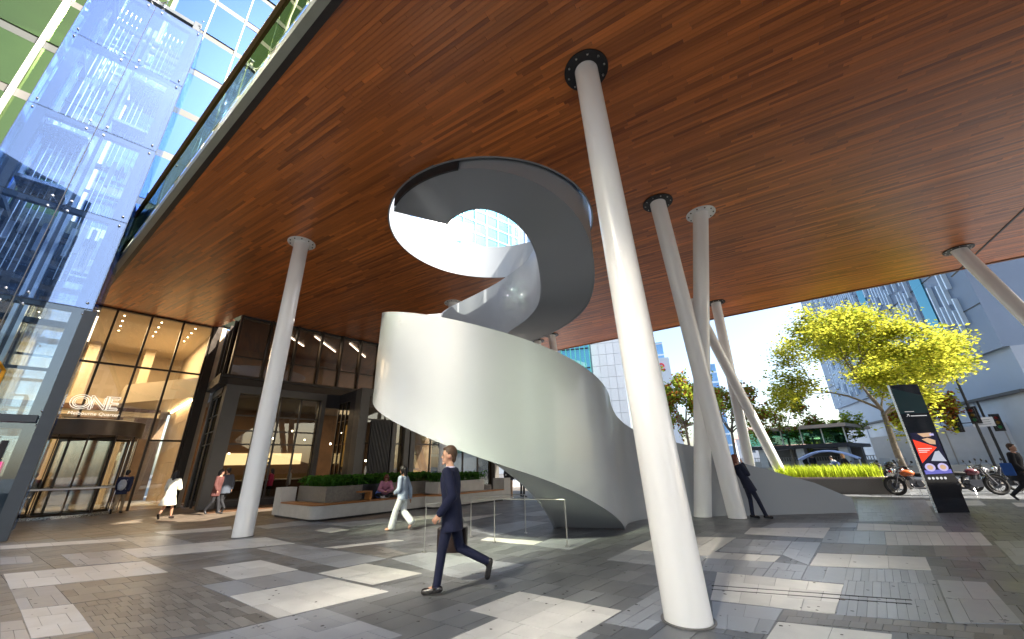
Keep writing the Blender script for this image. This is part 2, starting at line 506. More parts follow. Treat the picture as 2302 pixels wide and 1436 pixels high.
def wood_mat(name, dark, light, rough=.33, ang=149, scl=1.0, coat=.15):
    m = bpy.data.materials.new(name); m.use_nodes = True
    t = m.node_tree; N = t.nodes; L = t.links; b = N['Principled BSDF']
    tc = N.new('ShaderNodeTexCoord'); r1 = N.new('ShaderNodeMapping'); r1.inputs['Rotation'].default_value = (0, 0, -R(ang))
    L.new(tc.outputs['Object'], r1.inputs[0])
    r2 = N.new('ShaderNodeMapping'); r2.inputs['Scale'].default_value = (1.2 * scl, 34 * scl, 34 * scl)
    L.new(r1.outputs[0], r2.inputs[0])
    at = N.new('ShaderNodeAttribute'); at.attribute_name = 'tint'
    add = N.new('ShaderNodeVectorMath'); add.operation = 'ADD'
    sc1 = N.new('ShaderNodeMath'); sc1.operation = 'MULTIPLY'; sc1.inputs[1].default_value = 97.0
    L.new(at.outputs['Fac'], sc1.inputs[0]); L.new(r2.outputs[0], add.inputs[0]); L.new(sc1.outputs[0], add.inputs[1])
    n = N.new('ShaderNodeTexNoise'); n.inputs['Scale'].default_value = 1.0; n.inputs['Detail'].default_value = 7; n.inputs['Roughness'].default_value = .65
    n.inputs['Distortion'].default_value = .6
    L.new(add.outputs[0], n.inputs[0])
    cr = N.new('ShaderNodeValToRGB'); cr.color_ramp.elements[0].color = (*dark, 1); cr.color_ramp.elements[1].color = (*light, 1)
    cr.color_ramp.elements[0].position = .05; cr.color_ramp.elements[1].position = .95
    mx = N.new('ShaderNodeMath'); mx.operation = 'MULTIPLY_ADD'; mx.inputs[1].default_value = .45
    sub = N.new('ShaderNodeMath'); sub.operation = 'MULTIPLY'; sub.inputs[1].default_value = .56
    L.new(at.outputs['Fac'], sub.inputs[0]); L.new(n.outputs[0], mx.inputs[0]); L.new(sub.outputs[0], mx.inputs[2])
    L.new(mx.outputs[0], cr.inputs[0]); L.new(cr.outputs[0], b.inputs['Base Color'])
    mr = N.new('ShaderNodeMapRange'); mr.inputs[3].default_value = rough - .08; mr.inputs[4].default_value = rough + .14
    L.new(n.outputs[0], mr.inputs[0]); L.new(mr.outputs[0], b.inputs['Roughness'])
    bp = N.new('ShaderNodeBump'); bp.inputs['Strength'].default_value = .12; bp.inputs['Distance'].default_value = .004
    L.new(n.outputs[0], bp.inputs['Height']); L.new(bp.outputs[0], b.inputs['Normal'])
    b.inputs['Coat Weight'].default_value = coat; b.inputs['Coat Roughness'].default_value = .3
    _mats[name] = m
    return m
M_board = wood_mat('oiled timber boards', (.115, .020, .004), (.88, .27, .055), rough=.34, coat=.30)

canopy = empty('timber_canopy', (SC.x, SC.y, HC), 0, 'flat canopy of red brown timber boards over the square, with a round opening', 'canopy')
OFF = Vector((SC.x, SC.y, HC))
canopy_inv = Matrix.Translation(-OFF)
def fix(o):
    o.matrix_parent_inverse = canopy_inv
    return o
bd = Vector((math.cos(R(149)), math.sin(R(149)), 0)); bn = Vector((-bd.y, bd.x, 0))
if bn.y < 0: bn = -bn
def spans(nv):
    xs = []
    P = [Vector((p[0], p[1], 0)) for p in POLY]
    for i in range(len(P)):
        a, b = P[i], P[(i + 1) % len(P)]
        na, nb = a.dot(bn) - nv, b.dot(bn) - nv
        if (na < 0) != (nb < 0):
            t = na / (na - nb)
            xs.append((a + (b - a) * t).dot(bd))
    xs.sort()
    iv = [(xs[i], xs[i + 1]) for i in range(0, len(xs) - 1, 2)]
    h = nv - SC.dot(bn)
    if abs(h) < R_HOLE:
        w = math.sqrt(R_HOLE ** 2 - h * h); c = SC.dot(bd)
        out = []
        for a, b in iv:
            if b <= c - w or a >= c + w: out.append((a, b))
            else:
                if a < c - w: out.append((a, c - w))
                if b > c + w: out.append((c + w, b))
        iv = out
    return iv
BW = .088
boards = []
nv = -12.0
jA, jB = Vector((20.26, 14.7, 0)), Vector((18.22, 11.27, 0))
jd = (jB - jA).normalized(); jn = Vector((-jd.y, jd.x, 0))
while nv < 36:
    s0, s1 = spans(nv + .002), spans(nv + BW - .003)
    if len(s0) != len(s1): s0 = s1 = (s0 if len(s0) > len(s1) else s1)
    if s0:
        for (a0, b0), (a1, b1) in zip(s0, s1):
            L = max(b0, b1) - min(a0, a1)
            x = min(a0, a1) + rng.uniform(0, .9)
            cuts = [min(a0, a1)]
            while x < max(b0, b1):
                cuts.append(x); x += rng.choice([.6, .9, 1.2, 1.5, 1.8, 2.1, 2.4, 2.7]) * rng.uniform(.9, 1.1)
            cuts.append(max(b0, b1))
            for i in range(len(cuts) - 1):
                c0, c1 = cuts[i] + .0015, cuts[i + 1] - .0015
                p = [max(c0, a0), min(c1, b0), min(c1, b1), max(c0, a1)]
                if p[0] >= p[1] - .01 or p[3] >= p[2] - .01: continue
                q = [bd * p[0] + bn * (nv + .002), bd * p[1] + bn * (nv + .002), bd * p[2] + bn * (nv + BW - .003), bd * p[3] + bn * (nv + BW - .003)]
                c = (q[0] + q[2]) / 2
                if c.y < 1.0 or abs(c.x) > 5 + c.y * 1.7: continue
                boards.append(q)
    nv += BW
def board_geo(mb, q, z, t):
    h = .02
    vs = [(p.x, p.y, z) for p in q] + [(p.x, p.y, z + h) for p in q]
    fs = [(0, 1, 2, 3), (0, 4, 5, 1), (1, 5, 6, 2), (2, 6, 7, 3), (3, 7, 4, 0)]
    # face 0 must look down
    a = (q[1].x - q[0].x) * (q[3].y - q[0].y) - (q[3].x - q[0].x) * (q[1].y - q[0].y)
    if a > 0: fs = [tuple(reversed(f)) for f in fs]
    mb.mesh_part(vs, fs, 0, t)
ranked = []
for q in boards:
    pp = [pr((p.x, p.y, HC)) for p in q]
    inside = sum(1 for p in pp if 0 < p[0] < 2302 and 0 < p[1] < 1436)
    ar = abs(sum(pp[i][0] * pp[(i + 1) % 4][1] - pp[(i + 1) % 4][0] * pp[i][1] for i in range(4))) / 2
    ranked.append((ar if inside >= 3 else ar * .05, q, HC + rng.uniform(-.002, .002), min(1, max(0, rng.gauss(.47, .24)))))
ranked.sort(key=lambda s: -s[0])
for ar, q, z, t in ranked[:290]:
    mb = MB(); board_geo(mb, q, z, t)
    fix(mb.build('ceiling_board', M_board, canopy, tints=True))
mb = MB()
for ar, q, z, t in ranked[290:]:
    board_geo(mb, q, z, t)
o = fix(mb.build('board_lining', M_board, canopy, tints=True)); o['kind'] = 'stuff'
# roof deck above, with the round opening
def hit_poly(ang):
    d = Vector((math.cos(ang), math.sin(ang), 0)); best = None
    for i in range(len(POLY)):
        a = Vector((*POLY[i], 0)); b = Vector((*POLY[(i + 1) % len(POLY)], 0)); e = b - a
        den = d.x * e.y - d.y * e.x
        if abs(den) < 1e-9: continue
        w = a - SC
        t = (w.x * e.y - w.y * e.x) / den; s_ = (w.x * d.y - w.y * d.x) / den
        if t > 0 and -1e-6 <= s_ <= 1 + 1e-6 and (best is None or t < best): best = t
    return SC + d * best
angs = sorted([2 * PI * i / 96 for i in range(96)] + [math.atan2(p[1] - SC.y, p[0] - SC.x) % (2 * PI) for p in POLY])
mb = MB()
for i in range(len(angs)):
    a, b = angs[i], angs[(i + 1) % len(angs)]
    if (b - a) % (2 * PI) < 1e-5: continue
    pa, pb = hit_poly(a), hit_poly(b)
    ra = SC + Vector((math.cos(a), math.sin(a), 0)) * (R_HOLE + .05); rb = SC + Vector((math.cos(b), math.sin(b), 0)) * (R_HOLE + .05)
    for z, fl in ((HC + .025, 1), (HC + 1.1, 0)):
        q = [(ra.x, ra.y, z), (pa.x, pa.y, z), (pb.x, pb.y, z), (rb.x, rb.y, z)]
        mb.face(q[::-1] if fl else q)
    mb.face([(pa.x, pa.y, HC + .025), (pb.x, pb.y, HC + .025), (pb.x, pb.y, HC + 1.1), (pa.x, pa.y, HC + 1.1)])
fix(mb.build('roof_deck', mat('roof deck', (.03, .012, .008), .9), canopy))
# edge trims
def strip(a, b, w, z0, z1, name, m, inward):
    a = Vector((*a, 0)); b = Vector((*b, 0)); d = (b - a).normalized(); n = Vector((-d.y, d.x, 0))
    if n.dot(SC - a) < 0: n = -n
    n = n * inward
    mb = MB(); mb.prism([(a.x, a.y), (b.x, b.y), (b.x + n.x * w, b.y + n.y * w), (a.x + n.x * w, a.y + n.y * w)], z0, z1)
    return fix(mb.build(name, m, canopy))
M_trim = mat('pale grey green edge trim', (.34, .36, .30), .4, noise=.06)
strip(POLY[0], POLY[1], .16, HC - .06, HC + .22, 'edge_fascia', M_trim, -1)
strip(POLY[0], POLY[1], .14, HC - .03, HC + .012, 'edge_strip', M_dark, 1)
strip(POLY[3], POLY[4], .12, HC - .04, HC + 1.2, 'edge_fascia', mat('copper edge trim', (.20, .09, .05), .4, noise=.1), -1)
strip(POLY[4], POLY[5], .12, HC - .04, HC + 1.2, 'edge_fascia', _mats['copper edge trim'], -1)
# expansion joint and the flush bulkhead panel beside it
mb = MB(); w = .035
a, b = jA - jd * 2.2, jA + jd * 16
mb.prism([tuple((a - jn * w)[:2]), tuple((a + jn * w)[:2]), tuple((b + jn * w)[:2]), tuple((b - jn * w)[:2])], HC - .02, HC + .01)
fix(mb.build('expansion_joint', M_black, canopy))
# drum of the opening
def arc_wall(mb, r, a0, a1, z0f, z1f, th, n=48, mi=0):
    """wall following a circle about SC; inner face r, outer face r+th; angles in degrees"""
    vs, fs = [], []
    for i in range(n + 1):
        a = a0 + (a1 - a0) * i / n; c, s_ = math.cos(R(a)), math.sin(R(a)); z0, z1 = z0f(a), z1f(a)
        for rr_, zz in ((r, z0), (r, z1), (r + th, z1), (r + th, z0)):
            vs.append((SC.x + c * rr_, SC.y + s_ * rr_, zz))
    for i in range(n):
        for k in range(4):
            fs.append((4 * i + k, 4 * i + (k + 1) % 4, 4 * i + 4 + (k + 1) % 4, 4 * i + 4 + k))
    fs.append((3, 2, 1, 0)); fs.append((4 * n, 4 * n + 1, 4 * n + 2, 4 * n + 3))
    mb.mesh_part(vs, [tuple(reversed(f)) for f in fs], mi)
mb = MB(); arc_wall(mb, R_HOLE, 0, 360, lambda a: HC - .015, lambda a: 11.2, .05, 96)
fix(autosmooth(mb.build('opening_drum', M_stair, canopy)))
mb = MB(); arc_wall(mb, R_HOLE - .07, 214, 258, lambda a: HC - .30, lambda a: HC + .6, .06, 20)
fix(autosmooth(mb.build('dark_fascia', M_black, canopy)))
M_gl_clear = glass_mat('clear balustrade glass', (.90, .96, .97), .08)
for k in range(24):
    a = k * 15
    mb = MB(); arc_wall(mb, R_HOLE + .02, a + .4, a + 14.6, lambda a: 11.2, lambda a: 12.4, .012, 5)
    fix(mb.build('glass_panel', M_gl_clear, canopy))
for k in range(12):
    a = R(k * 30 + 8)
    mb = MB(); mb.tube([(SC.x + math.cos(a) * (R_HOLE + .12), SC.y + math.sin(a) * (R_HOLE + .12), 11.1), (SC.x + math.cos(a) * (R_HOLE + .12), SC.y + math.sin(a) * (R_HOLE + .12), 12.5)], .035, 8)
    fix(mb.build('balustrade_post', M_steel, canopy))

# ------------------------------------------------------------------ spiral stair
KB = [(206, 9.45), (262, 9.38), (280, 9.2), (300, 8.95), (320, 8.6), (335, 8.2), (350, 7.6), (367, 6.98), (390, 6.72), (410, 6.52), (430, 6.3), (465, 5.6), (500, 4.85), (576, 2.98), (597, 2.48),
      (618, 1.98), (630, 1.71), (655, 1.22), (664, .99), (682, .54), (700, .10), (705, -.02)]
KT = [(206, 11.2), (270, 11.2), (300, 10.7), (335, 10.0), (371, 9.3), (396, 9.03), (426, 8.7), (463, 8.05), (502, 7.25), (531, 6.6), (576, 5.66), (614, 4.93), (633, 4.55), (658, 4.12), (677, 3.78), (705, 3.3)]
def lerp(K, a):
    if a <= K[0][0]: return K[0][1]
    for (x0, y0), (x1, y1) in zip(K, K[1:]):
        if a <= x1: return y0 + (y1 - y0) * (a - x0) / (x1 - x0)
    return K[-1][1]
def sm(K, a, w=10):
    return sum(lerp(K, a + d) for d in (-w, -w / 2, 0, w / 2, w)) / 5 if a < 688 else lerp(K, a)
RO, RI = 3.5, 1.66
stair = empty('spiral_staircase', (SC.x, SC.y, 0), 0, 'pale grey steel spiral staircase sweeping down from the round opening in the timber canopy', 'staircase')
s_inv = Matrix.Translation((-SC.x, -SC.y, 0))
def sfix(o):
    o.matrix_parent_inverse = s_inv
    return autosmooth(o, 50)
# ground flight: near side wall curls off the circle, then runs straight to the right
def bez(p0, p1, p2, p3, n):
    o = []
    for i in range(n + 1):
        t = i / n
        o.append(p0 * (1 - t) ** 3 + p1 * 3 * t * (1 - t) ** 2 + p2 * 3 * t * t * (1 - t) + p3 * t ** 3)
    return o
a = R(-15); rad = Vector((math.cos(a), math.sin(a), 0)); tan = Vector((-math.sin(a), math.cos(a), 0))
p0 = SC + rad * RO
near = bez(p0, p0 + tan * 1.2, Vector((3.5, 12.8, 0)), Vector((4.8, 12.8, 0)), 18)[1:] + [Vector((x, 12.8, 0)) for x in (5.4, 5.98, 6.72, 7.3, 7.91, 8.6, 9.21, 9.6, 9.92, 10.22)]
p1 = SC + rad * RI
far = bez(p1, p1 + tan * 2.4, Vector((1.6, 14.6, 0)), Vector((4.6, 14.6, 0)), 18)[1:] + [Vector((x, 14.6, 0)) for x in (5.4, 5.98, 6.72, 7.3, 7.91, 8.6, 9.21, 9.6, 9.92, 10.22)]
tz = [3.3 - (3.3 - 2.22) * (i + 1) / 18 for i in range(18)] + [2.08, 1.94, 1.62, 1.42, 1.24, 1.03, .85, .67, .52, .40]
def wall_path(pts, inner):
    """pts (x, y, z0, z1, nx, ny)"""
    mb = MB(); th = .07
    vs = []
    for (x, y, z0, z1, nx, ny) in pts:
        for k, zz in ((0, z0), (0, z1), (th, z1), (th, z0)):
            vs.append((x + nx * k, y + ny * k, zz))
    fs = []
    for i in range(len(pts) - 1):
        for k in range(4):
            fs.append((4 * i + k, 4 * i + (k + 1) % 4, 4 * i + 4 + (k + 1) % 4, 4 * i + 4 + k))
    n = len(pts) - 1
    fs.append((3, 2, 1, 0)); fs.append((4 * n, 4 * n + 1, 4 * n + 2, 4 * n + 3))
    mb.mesh_part(vs, fs)
    return mb
def helix_pts(r, sgn, a0=206, a1=705, st=2.5):
    o = []; a = a0
    while a <= a1 + 1e-6:
        c, s_ = math.cos(R(a)), math.sin(R(a))
        z0, z1 = sm(KB, a), sm(KT, a)
        o.append((SC.x + c * r, SC.y + s_ * r, z0, z1, -c * sgn, -s_ * sgn)); a += st
    return o
def path_pts(P, zs, sgn):
    o = []
    for i, p in enumerate(P):
        d = (P[min(i + 1, len(P) - 1)] - P[max(i - 1, 0)]).normalized()
        n = Vector((-d.y, d.x, 0)) * sgn
        o.append((p.x, p.y, -.02, zs[i], n.x, n.y))
    return o
outer = helix_pts(RO, 1, 257) + path_pts(near, tz, 1)
inner = helix_pts(RI, -1) + path_pts(far, tz, -1)
sfix(wall_path(outer, 0).build('outer_balustrade', M_stair, stair))
sfix(wall_path(inner, 1).build('inner_balustrade', M_stair, stair))
mb = MB()
ho, hi = helix_pts(RO - .01, 1), helix_pts(RI + .01, -1)
for i in range(len(ho) - 1):
    a, b, c, d = ho[i], ho[i + 1], hi[i + 1], hi[i]
    e = .012
    mb.face([(a[0], a[1], a[2] + e), (b[0], b[1], b[2] + e), (c[0], c[1], c[2] + e), (d[0], d[1], d[2] + e)])
    mb.face([(d[0], d[1], d[3] - 1.2), (c[0], c[1], c[3] - 1.2), (b[0], b[1], b[3] - 1.2), (a[0], a[1], a[3] - 1.2)])
a, d = ho[0], hi[0]
mb.face([(a[0], a[1], a[2]), (d[0], d[1], d[2]), (d[0], d[1], d[3] - 1.2), (a[0], a[1], a[3] - 1.2)])
sfix(mb.build('soffit', M_stair, stair))
# treads of the flight, one by one where the steps run
M_tread = mat('dark stair tread', (.12, .12, .12), .6)
ang = 262
while ang < 700:
    if not (372 < ang < 428):
        z = sm(KT, ang) - 1.12
        mb = MB(); q = []
        for aa, r_ in ((ang, RI + .08), (ang, RO - .08), (ang + 6, RO - .08), (ang + 6, RI + .08)):
            q.append((SC.x + math.cos(R(aa)) * r_, SC.y + math.sin(R(aa)) * r_))
        mb.prism(q, z - .14, z)
        sfix(mb.build('stair_tread', M_tread, stair))
    ang += 7
for i in range(13):
    x = 4.4 + i * .44; z = 1.55 - i * .118
    mb = MB(); mb.box(x, x + .43, 12.88, 14.52, max(z - .15, -.01), z)
    sfix(mb.build('stair_tread', M_tread, stair))

# ------------------------------------------------------------------ columns
def column(base, top, label, flange='dark', rad=.245, group='leaning round columns under the canopy'):
    base = Vector((base[0], base[1], 0)); top = Vector((top[0], top[1], HC))
    t = empty('round_column', base, 0, label, 'column', group)
    d = top - base
    mb = MB(); n = 40
    # end rings lie flat on the ground and on the soffit
    ax = d.normalized(); u = Vector((0, 0, 1)).cross(ax)
    u = u.normalized() if u.length > 1e-6 else Vector((1, 0, 0)); v = ax.cross(u)
    vs = []
    for z in (-.02, HC * .5, HC - .035):
        c = d * (z / HC)
        for k in range(n):
            a = 2 * PI * k / n; p = c + (u * math.cos(a) + v * math.sin(a)) * rad
            p = p + ax * ((z - p.z) / ax.z)
            vs.append(p)
    fs = [(i * n + k, i * n + (k + 1) % n, (i + 1) * n + (k + 1) % n, (i + 1) * n + k) for i in range(2) for k in range(n)]
    mb.mesh_part(vs, fs); mb.face(vs[2 * n:][::1])
    autosmooth(mb.build('shaft', M_white, t))
    fm = M_black if flange == 'dark' else M_white
    mb = MB(); rf = .47
    T = Matrix.Translation((d.x, d.y, 0))
    mb.lathe([(rad * .95, HC - .006), (rf, HC - .006), (rf, HC - .034), (rad * .95, HC - .036)], 40, M=T)
    fl = mb.build('ceiling_flange', fm, t)
    for k in range(10):
        a = 2 * PI * k / 10 + .2
        b2 = MB(); b2.lathe([(0, -.028), (.022, -.026), (.024, 0)], 6, M=Matrix.Translation((d.x + math.cos(a) * rf * .83, d.y + math.sin(a) * rf * .83, HC - .034)))
        b2.build('bolt', M_dark if flange != 'dark' else M_steel, fl)
    b3 = MB(); b3.lathe([(rad * 1.02, .001), (rad * 1.12, .001), (rad * 1.12, .012), (rad * 1.02, .014)], 40, M=Matrix.Diagonal((1.02, 1.02, 1, 1)))
    b3.build('base_ring', M_brn, t)
    return t
column((1.80, 4.94), (1.76, 5.78), 'nearest and largest white column, before the right side of the spiral staircase', 'dark')
column((-7.28, 11.32), (-7.85, 12.2), 'white column left of the spiral staircase, standing before the cafe planter bench', 'pale')
column((6.34, 12.27), (4.93, 10.37), 'column the woman leans on, dark plate on top, crossing another column', 'dark')
column((5.55, 12.73), (6.66, 11.03), 'left foot of the crossing pair by the leaning woman, pale plate on top', 'pale')
column((12.43, 21.74), (11.16, 19.08), 'farther column behind the low stair wall, left foot of the distant pair', 'dark')
column((13.89, 21.15), (9.78, 18.81), 'strongly slanted column behind the low stair wall, right foot of the distant crossing pair', 'pale')
column((1.3, 26.2), (1.75, 25.1), 'short looking column far behind the staircase, left one of two under the canopy edge', 'dark')
column((3.6, 25.6), (2.6, 23.9), 'short looking column far behind the staircase, right one of two under the canopy edge', 'dark')
column((22.0, 13.4), (18.85, 13.98), 'column near the black totem, leaning outward beside the street', 'dark')
column((-3.5, 19.3), (-3.05, 18.2), 'white column hidden mostly behind the curved stair, foot near the walking man', 'pale')
# ------------------------------------------------------------------ glass used on buildings
M_gl_lobby = glass_mat('lobby glass', (.93, .93, .88), .05)
M_gl_dark = glass_mat('dark upper glass', (.42, .38, .34), .22)
M_gl_cafe = glass_mat('cafe glass', (.42, .43, .40), .07)
M_gl_lift = glass_mat('blue tinted lift glass', (.48, .62, .84), .13, wave=.06, wscale=.5)
M_gl_edge = glass_mat('greenish terrace glass', (.40, .46, .30), .34, wave=.15, wscale=.7)
M_bronze = mat('dark bronze mullion', (.045, .032, .022), .4, metal=.3, noise=.1)
M_greyfr = mat('warm grey metal cladding', (.10, .095, .085), .5, noise=.06)
M_stone = mat('honey limestone', (.55, .42, .27), .6, noise=.10, nscale=1.5, bump=.08, bscale=30, tint=.08)
M_beige = mat('warm plaster', (.50, .42, .30), .8, noise=.04)
M_walnut = mat('dark timber joinery', (.10, .045, .02), .5, noise=.25, nscale=4)
M_lampw = mat('warm lamp', (1, .9, .7), .5, emit=(1, .82, .52), estr=14)
M_lampc = mat('white light strip', (1, 1, 1), .5, emit=(1, .9, .74), estr=5)

def area(name, loc, sx, sy, power, col=(1, .72, .42), parent=None, rot=(0, 0, 0)):
    l = bpy.data.lights.new(name, 'AREA'); l.shape = 'RECTANGLE'; l.size = sx; l.size_y = sy; l.energy = power; l.color = col
    o = bpy.data.objects.new(name, l); COL.objects.link(o); o.location = loc; o.rotation_euler = rot
    if parent: o.parent = parent
    return o

def child_box(parent, name, m, x0, x1, y0, y1, z0, z1, tint=None):
    b = MB(); b.box(x0, x1, y0, y1, z0, z1, 0, tint if tint is not None else rng.random())
    return b.build(name, m, parent, tints=True)

# ------------------------------------------------------------------ office lobby (local x runs left along the glass, -y is inside)
lob_rz = math.atan2(-.746, -.665)
lob = empty('office_lobby', (-17.6, 20.8, 0), lob_rz, 'tall glazed office lobby with warm lit limestone walls left of the cafe', 'building')
LS = [0, 1.33, 2.66, 3.99, 5.32, 6.65, 7.98, 9.31]
ZL = [0.02, 3.19, 6.75, 9.56]
for x in LS:
    child_box(lob, 'mullion', M_bronze, x - .045, x + .045, -.10, .10, 0, 9.6)
for z in ZL[1:3] + [9.56]:
    for i in range(len(LS) - 1):
        if z < 4 and 1.9 < (LS[i] + LS[i + 1]) / 2 < 5.2: continue
        child_box(lob, 'transom', M_bronze, LS[i] + .045, LS[i + 1] - .045, -.06, .06, z - .045, z + .045)
for i in range(len(LS) - 1):
    for j in range(3):
        if j == 0 and 1.9 < (LS[i] + LS[i + 1]) / 2 < 5.2: continue
        b = MB(); b.box(LS[i] + .045, LS[i + 1] - .045, -.008, .008, ZL[j] + .045, ZL[j + 1] - .045)
        b.build('pane', M_gl_lobby, lob)
# revolving door drum under a bronze header
door = MB().lathe([(1.78, 3.28), (1.86, 3.28), (1.86, 3.92), (1.70, 3.96), (0, 3.96)], 40, M=TR(3.45, 0)).build('door_header', mat('bronze header panel', (.12, .085, .06), .35, metal=.4, noise=.1), lob)
autosmooth(door)
b = MB(); b.lathe([(0, 3.28), (1.78, 3.28)], 40, M=TR(3.45, 0)); b.build('header_soffit', M_walnut, lob)
for k in range(12):
    a0, a1 = k * 30 + 2, k * 30 + 28
    if k in (1, 2, 3, 4, 8, 9): continue
    b = MB()
    for i in range(4):
        t0, t1 = R(a0 + (a1 - a0) * i / 4), R(a0 + (a1 - a0) * (i + 1) / 4)
        b.face([(3.45 + math.cos(t0) * 1.75, math.sin(t0) * 1.75, .1), (3.45 + math.cos(t1) * 1.75, math.sin(t1) * 1.75, .1), (3.45 + math.cos(t1) * 1.75, math.sin(t1) * 1.75, 3.28), (3.45 + math.cos(t0) * 1.75, math.sin(t0) * 1.75, 3.28)])
    b.build('curved_glass', M_gl_lobby, lob)
for k in range(12):
    a = R(k * 30)
    b = MB(); b.box(-.02, .02, -.02, .02, 0, 3.28, M=TR(3.45 + math.cos(a) * 1.75, math.sin(a) * 1.75)); b.build('door_post', M_bronze, lob)
wing = MB()
for k in range(4):
    a = R(k * 90 + 30)
    T = TR(3.45, 0, 0, a)
    wing.box(.04, 1.68, -.01, .01, .1, 3.2, 1, M=T); wing.box(1.64, 1.69, -.03, .03, .05, 3.25, M=T); wing.box(.0, 1.7, -.03, .03, .02, .12, M=T); wing.box(.0, 1.7, -.03, .03, 3.14, 3.24, M=T)
wing.build('revolving_wings', [M_bronze, M_gl_lobby], lob)
b = MB(); b.lathe([(1.80, 1.08), (1.84, 1.08), (1.84, 1.15), (1.80, 1.15)], 40, M=TR(3.45, 0)); b.build('door_rail', mat('satin white rail', (.75, .75, .72), .3), lob)
b = MB(); b.lathe([(1.72, 0.0), (1.84, 0.0), (1.84, .10), (1.72, .10)], 40, M=TR(3.45, 0)); b.build('door_plinth', M_steel, lob)
# lobby inside
child_box(lob, 'lobby_floor', M_fore, -.2, 12, -10, -.1, -.02, .012)
child_box(lob, 'lobby_ceiling', M_beige, -.2, 12, -10, -.12, 9.5, 9.58)
b = MB()
for i in range(5):
    for j in range(5):
        b.box(-.30, -.10 + .004 * ((i + j) % 2), -.25 - (i + 1) * 1.5 + .01, -.25 - i * 1.5, j * 1.1 + .01, (j + 1) * 1.1, 0, rng.random())
b.build('limestone_wall', M_stone, lob, tints=True)
child_box(lob, 'upper_wall', M_beige, -.35, -.16, -10, -.1, 5.52, 9.5)
b = MB(); b.prism([(0, 0), (2.6, -5), (2.6, -9), (0, -9)], 5.5, 6.6); b.build('white_bulkhead', M_beige, lob)
child_box(lob, 'back_wall', mat('brown lobby wall', (.22, .14, .08), .7, noise=.2, nscale=2), -.2, 12, -10, -9.8, 0, 5.2)
child_box(lob, 'mezzanine_edge', M_beige, .5, 12, -7.5, -7.2, 5.0, 6.0)
child_box(lob, 'mezzanine_band', M_walnut, .5, 12, -7.15, -7.1, 5.3, 5.6)
child_box(lob, 'back_upper_wall', M_beige, -.2, 12, -10, -9.8, 5.2, 9.5)
for i in range(4):
    child_box(lob, 'lobby_pier', M_beige, 1.6 + i * 2.6, 2.1 + i * 2.6, -8, -7.5, 0, 9.5)
k = 0
for i in range(7):
    for j in range(4):
        b = MB(); b.lathe([(0, 9.492), (.028, 9.492), (.04, 9.498)], 10, M=TR(.7 + i * 1.5, -.7 - j * 1.1))
        b.build('downlight', M_lampw, lob)
b = MB(); b.box(-.08, -.04, -7.5, -.3, 5.42, 5.48); b.build('cove_light', M_lampw, lob)
area('lobby_light', (4, -4, 9.3), 7, 6, 420, parent=lob)
area('lobby_cove', (.1, -3.0, 5.4), 0.2, 5, 35, parent=lob, rot=(0, R(-20), 0))
# bronze and stone jamb between lobby and cafe
child_box(lob, 'bronze_jamb', M_bronze, -.42, -.05, -.3, .22, 0, 9.6)
child_box(lob, 'stone_jamb', M_stone, -.62, -.43, -.3, .16, 0, 9.6)
# sign
M_letter = mat('pale lit sign letter', (.9, .88, .8), .4, emit=(1, .93, .78), estr=.25)
sign = empty('building_sign', (0, 0, 0), 0, 'pale double line letters ONE with Melbourne Quarter below, over the revolving door', 'sign')
def text(body, size, p, xdir, up, m, parent, name='lettering', ext=.01, sx=1.0, outline=0.0, align='CENTER'):
    cu = bpy.data.curves.new(name, 'FONT'); cu.body = body; cu.size = size; cu.extrude = ext; cu.align_x = align; cu.align_y = 'CENTER'
    if outline:
        cu.fill_mode = 'NONE'; cu.bevel_depth = outline; cu.extrude = 0
    cu.materials.append(m)
    o = bpy.data.objects.new(name, cu); COL.objects.link(o)
    me = bpy.data.meshes.new_from_object(o)
    bpy.data.objects.remove(o); bpy.data.curves.remove(cu)
    o = bpy.data.objects.new(name, me); COL.objects.link(o)
    xd = Vector(xdir).normalized(); u = Vector(up).normalized(); n = xd.cross(u)
    M4 = Matrix(((xd.x * sx, u.x, n.x, p[0]), (xd.y * sx, u.y, n.y, p[1]), (xd.z * sx, u.z, n.z, p[2]), (0, 0, 0, 1)))
    o.matrix_world = M4
    if parent: o.parent = parent
    return o
LM = Matrix.Translation((-17.6, 20.8, 0)) @ Matrix.Rotation(lob_rz, 4, 'Z')
def lobp(x, y, z): return LM @ Vector((x, y, z))
tx = (.665, .746, 0)
for ch, xx in (('O', 4.08), ('N', 3.50), ('E', 3.02)):
    p = lobp(xx, .30, 4.78)
    text(ch, .92, p, tx, (0, 0, 1), M_letter, sign, 'letter', outline=.013)
    text(ch, .70, p, tx, (0, 0, 1), M_letter, sign, 'letter', outline=.009)
text('Melbourne Quarter', .21, lobp(3.52, .30, 4.30), tx, (0, 0, 1), M_letter, sign, 'lettering', ext=.012)
b = MB(); b.box(-.9, .9, -.02, .02, -.03, .0, M=Matrix.Translation(lobp(3.52, .28, 4.12)) @ Matrix.Rotation(lob_rz, 4, 'Z')); b.build('sign_rail', M_bronze, sign)

# black bulkhead over the entrance, tower facade above it
bulk = empty('black_bulkhead', (-17.6, 20.8, 0), lob_rz, 'black box soffit between the glass lift tower and the timber canopy', 'soffit')
child_box(bulk, 'bulkhead_box', M_black, 2.5, 16, -6, 1.4, 9.66, 12.4)
child_box(bulk, 'bulkhead_lip', M_trim, 2.4, 16, 1.42, 1.6, 12.0, 12.9)

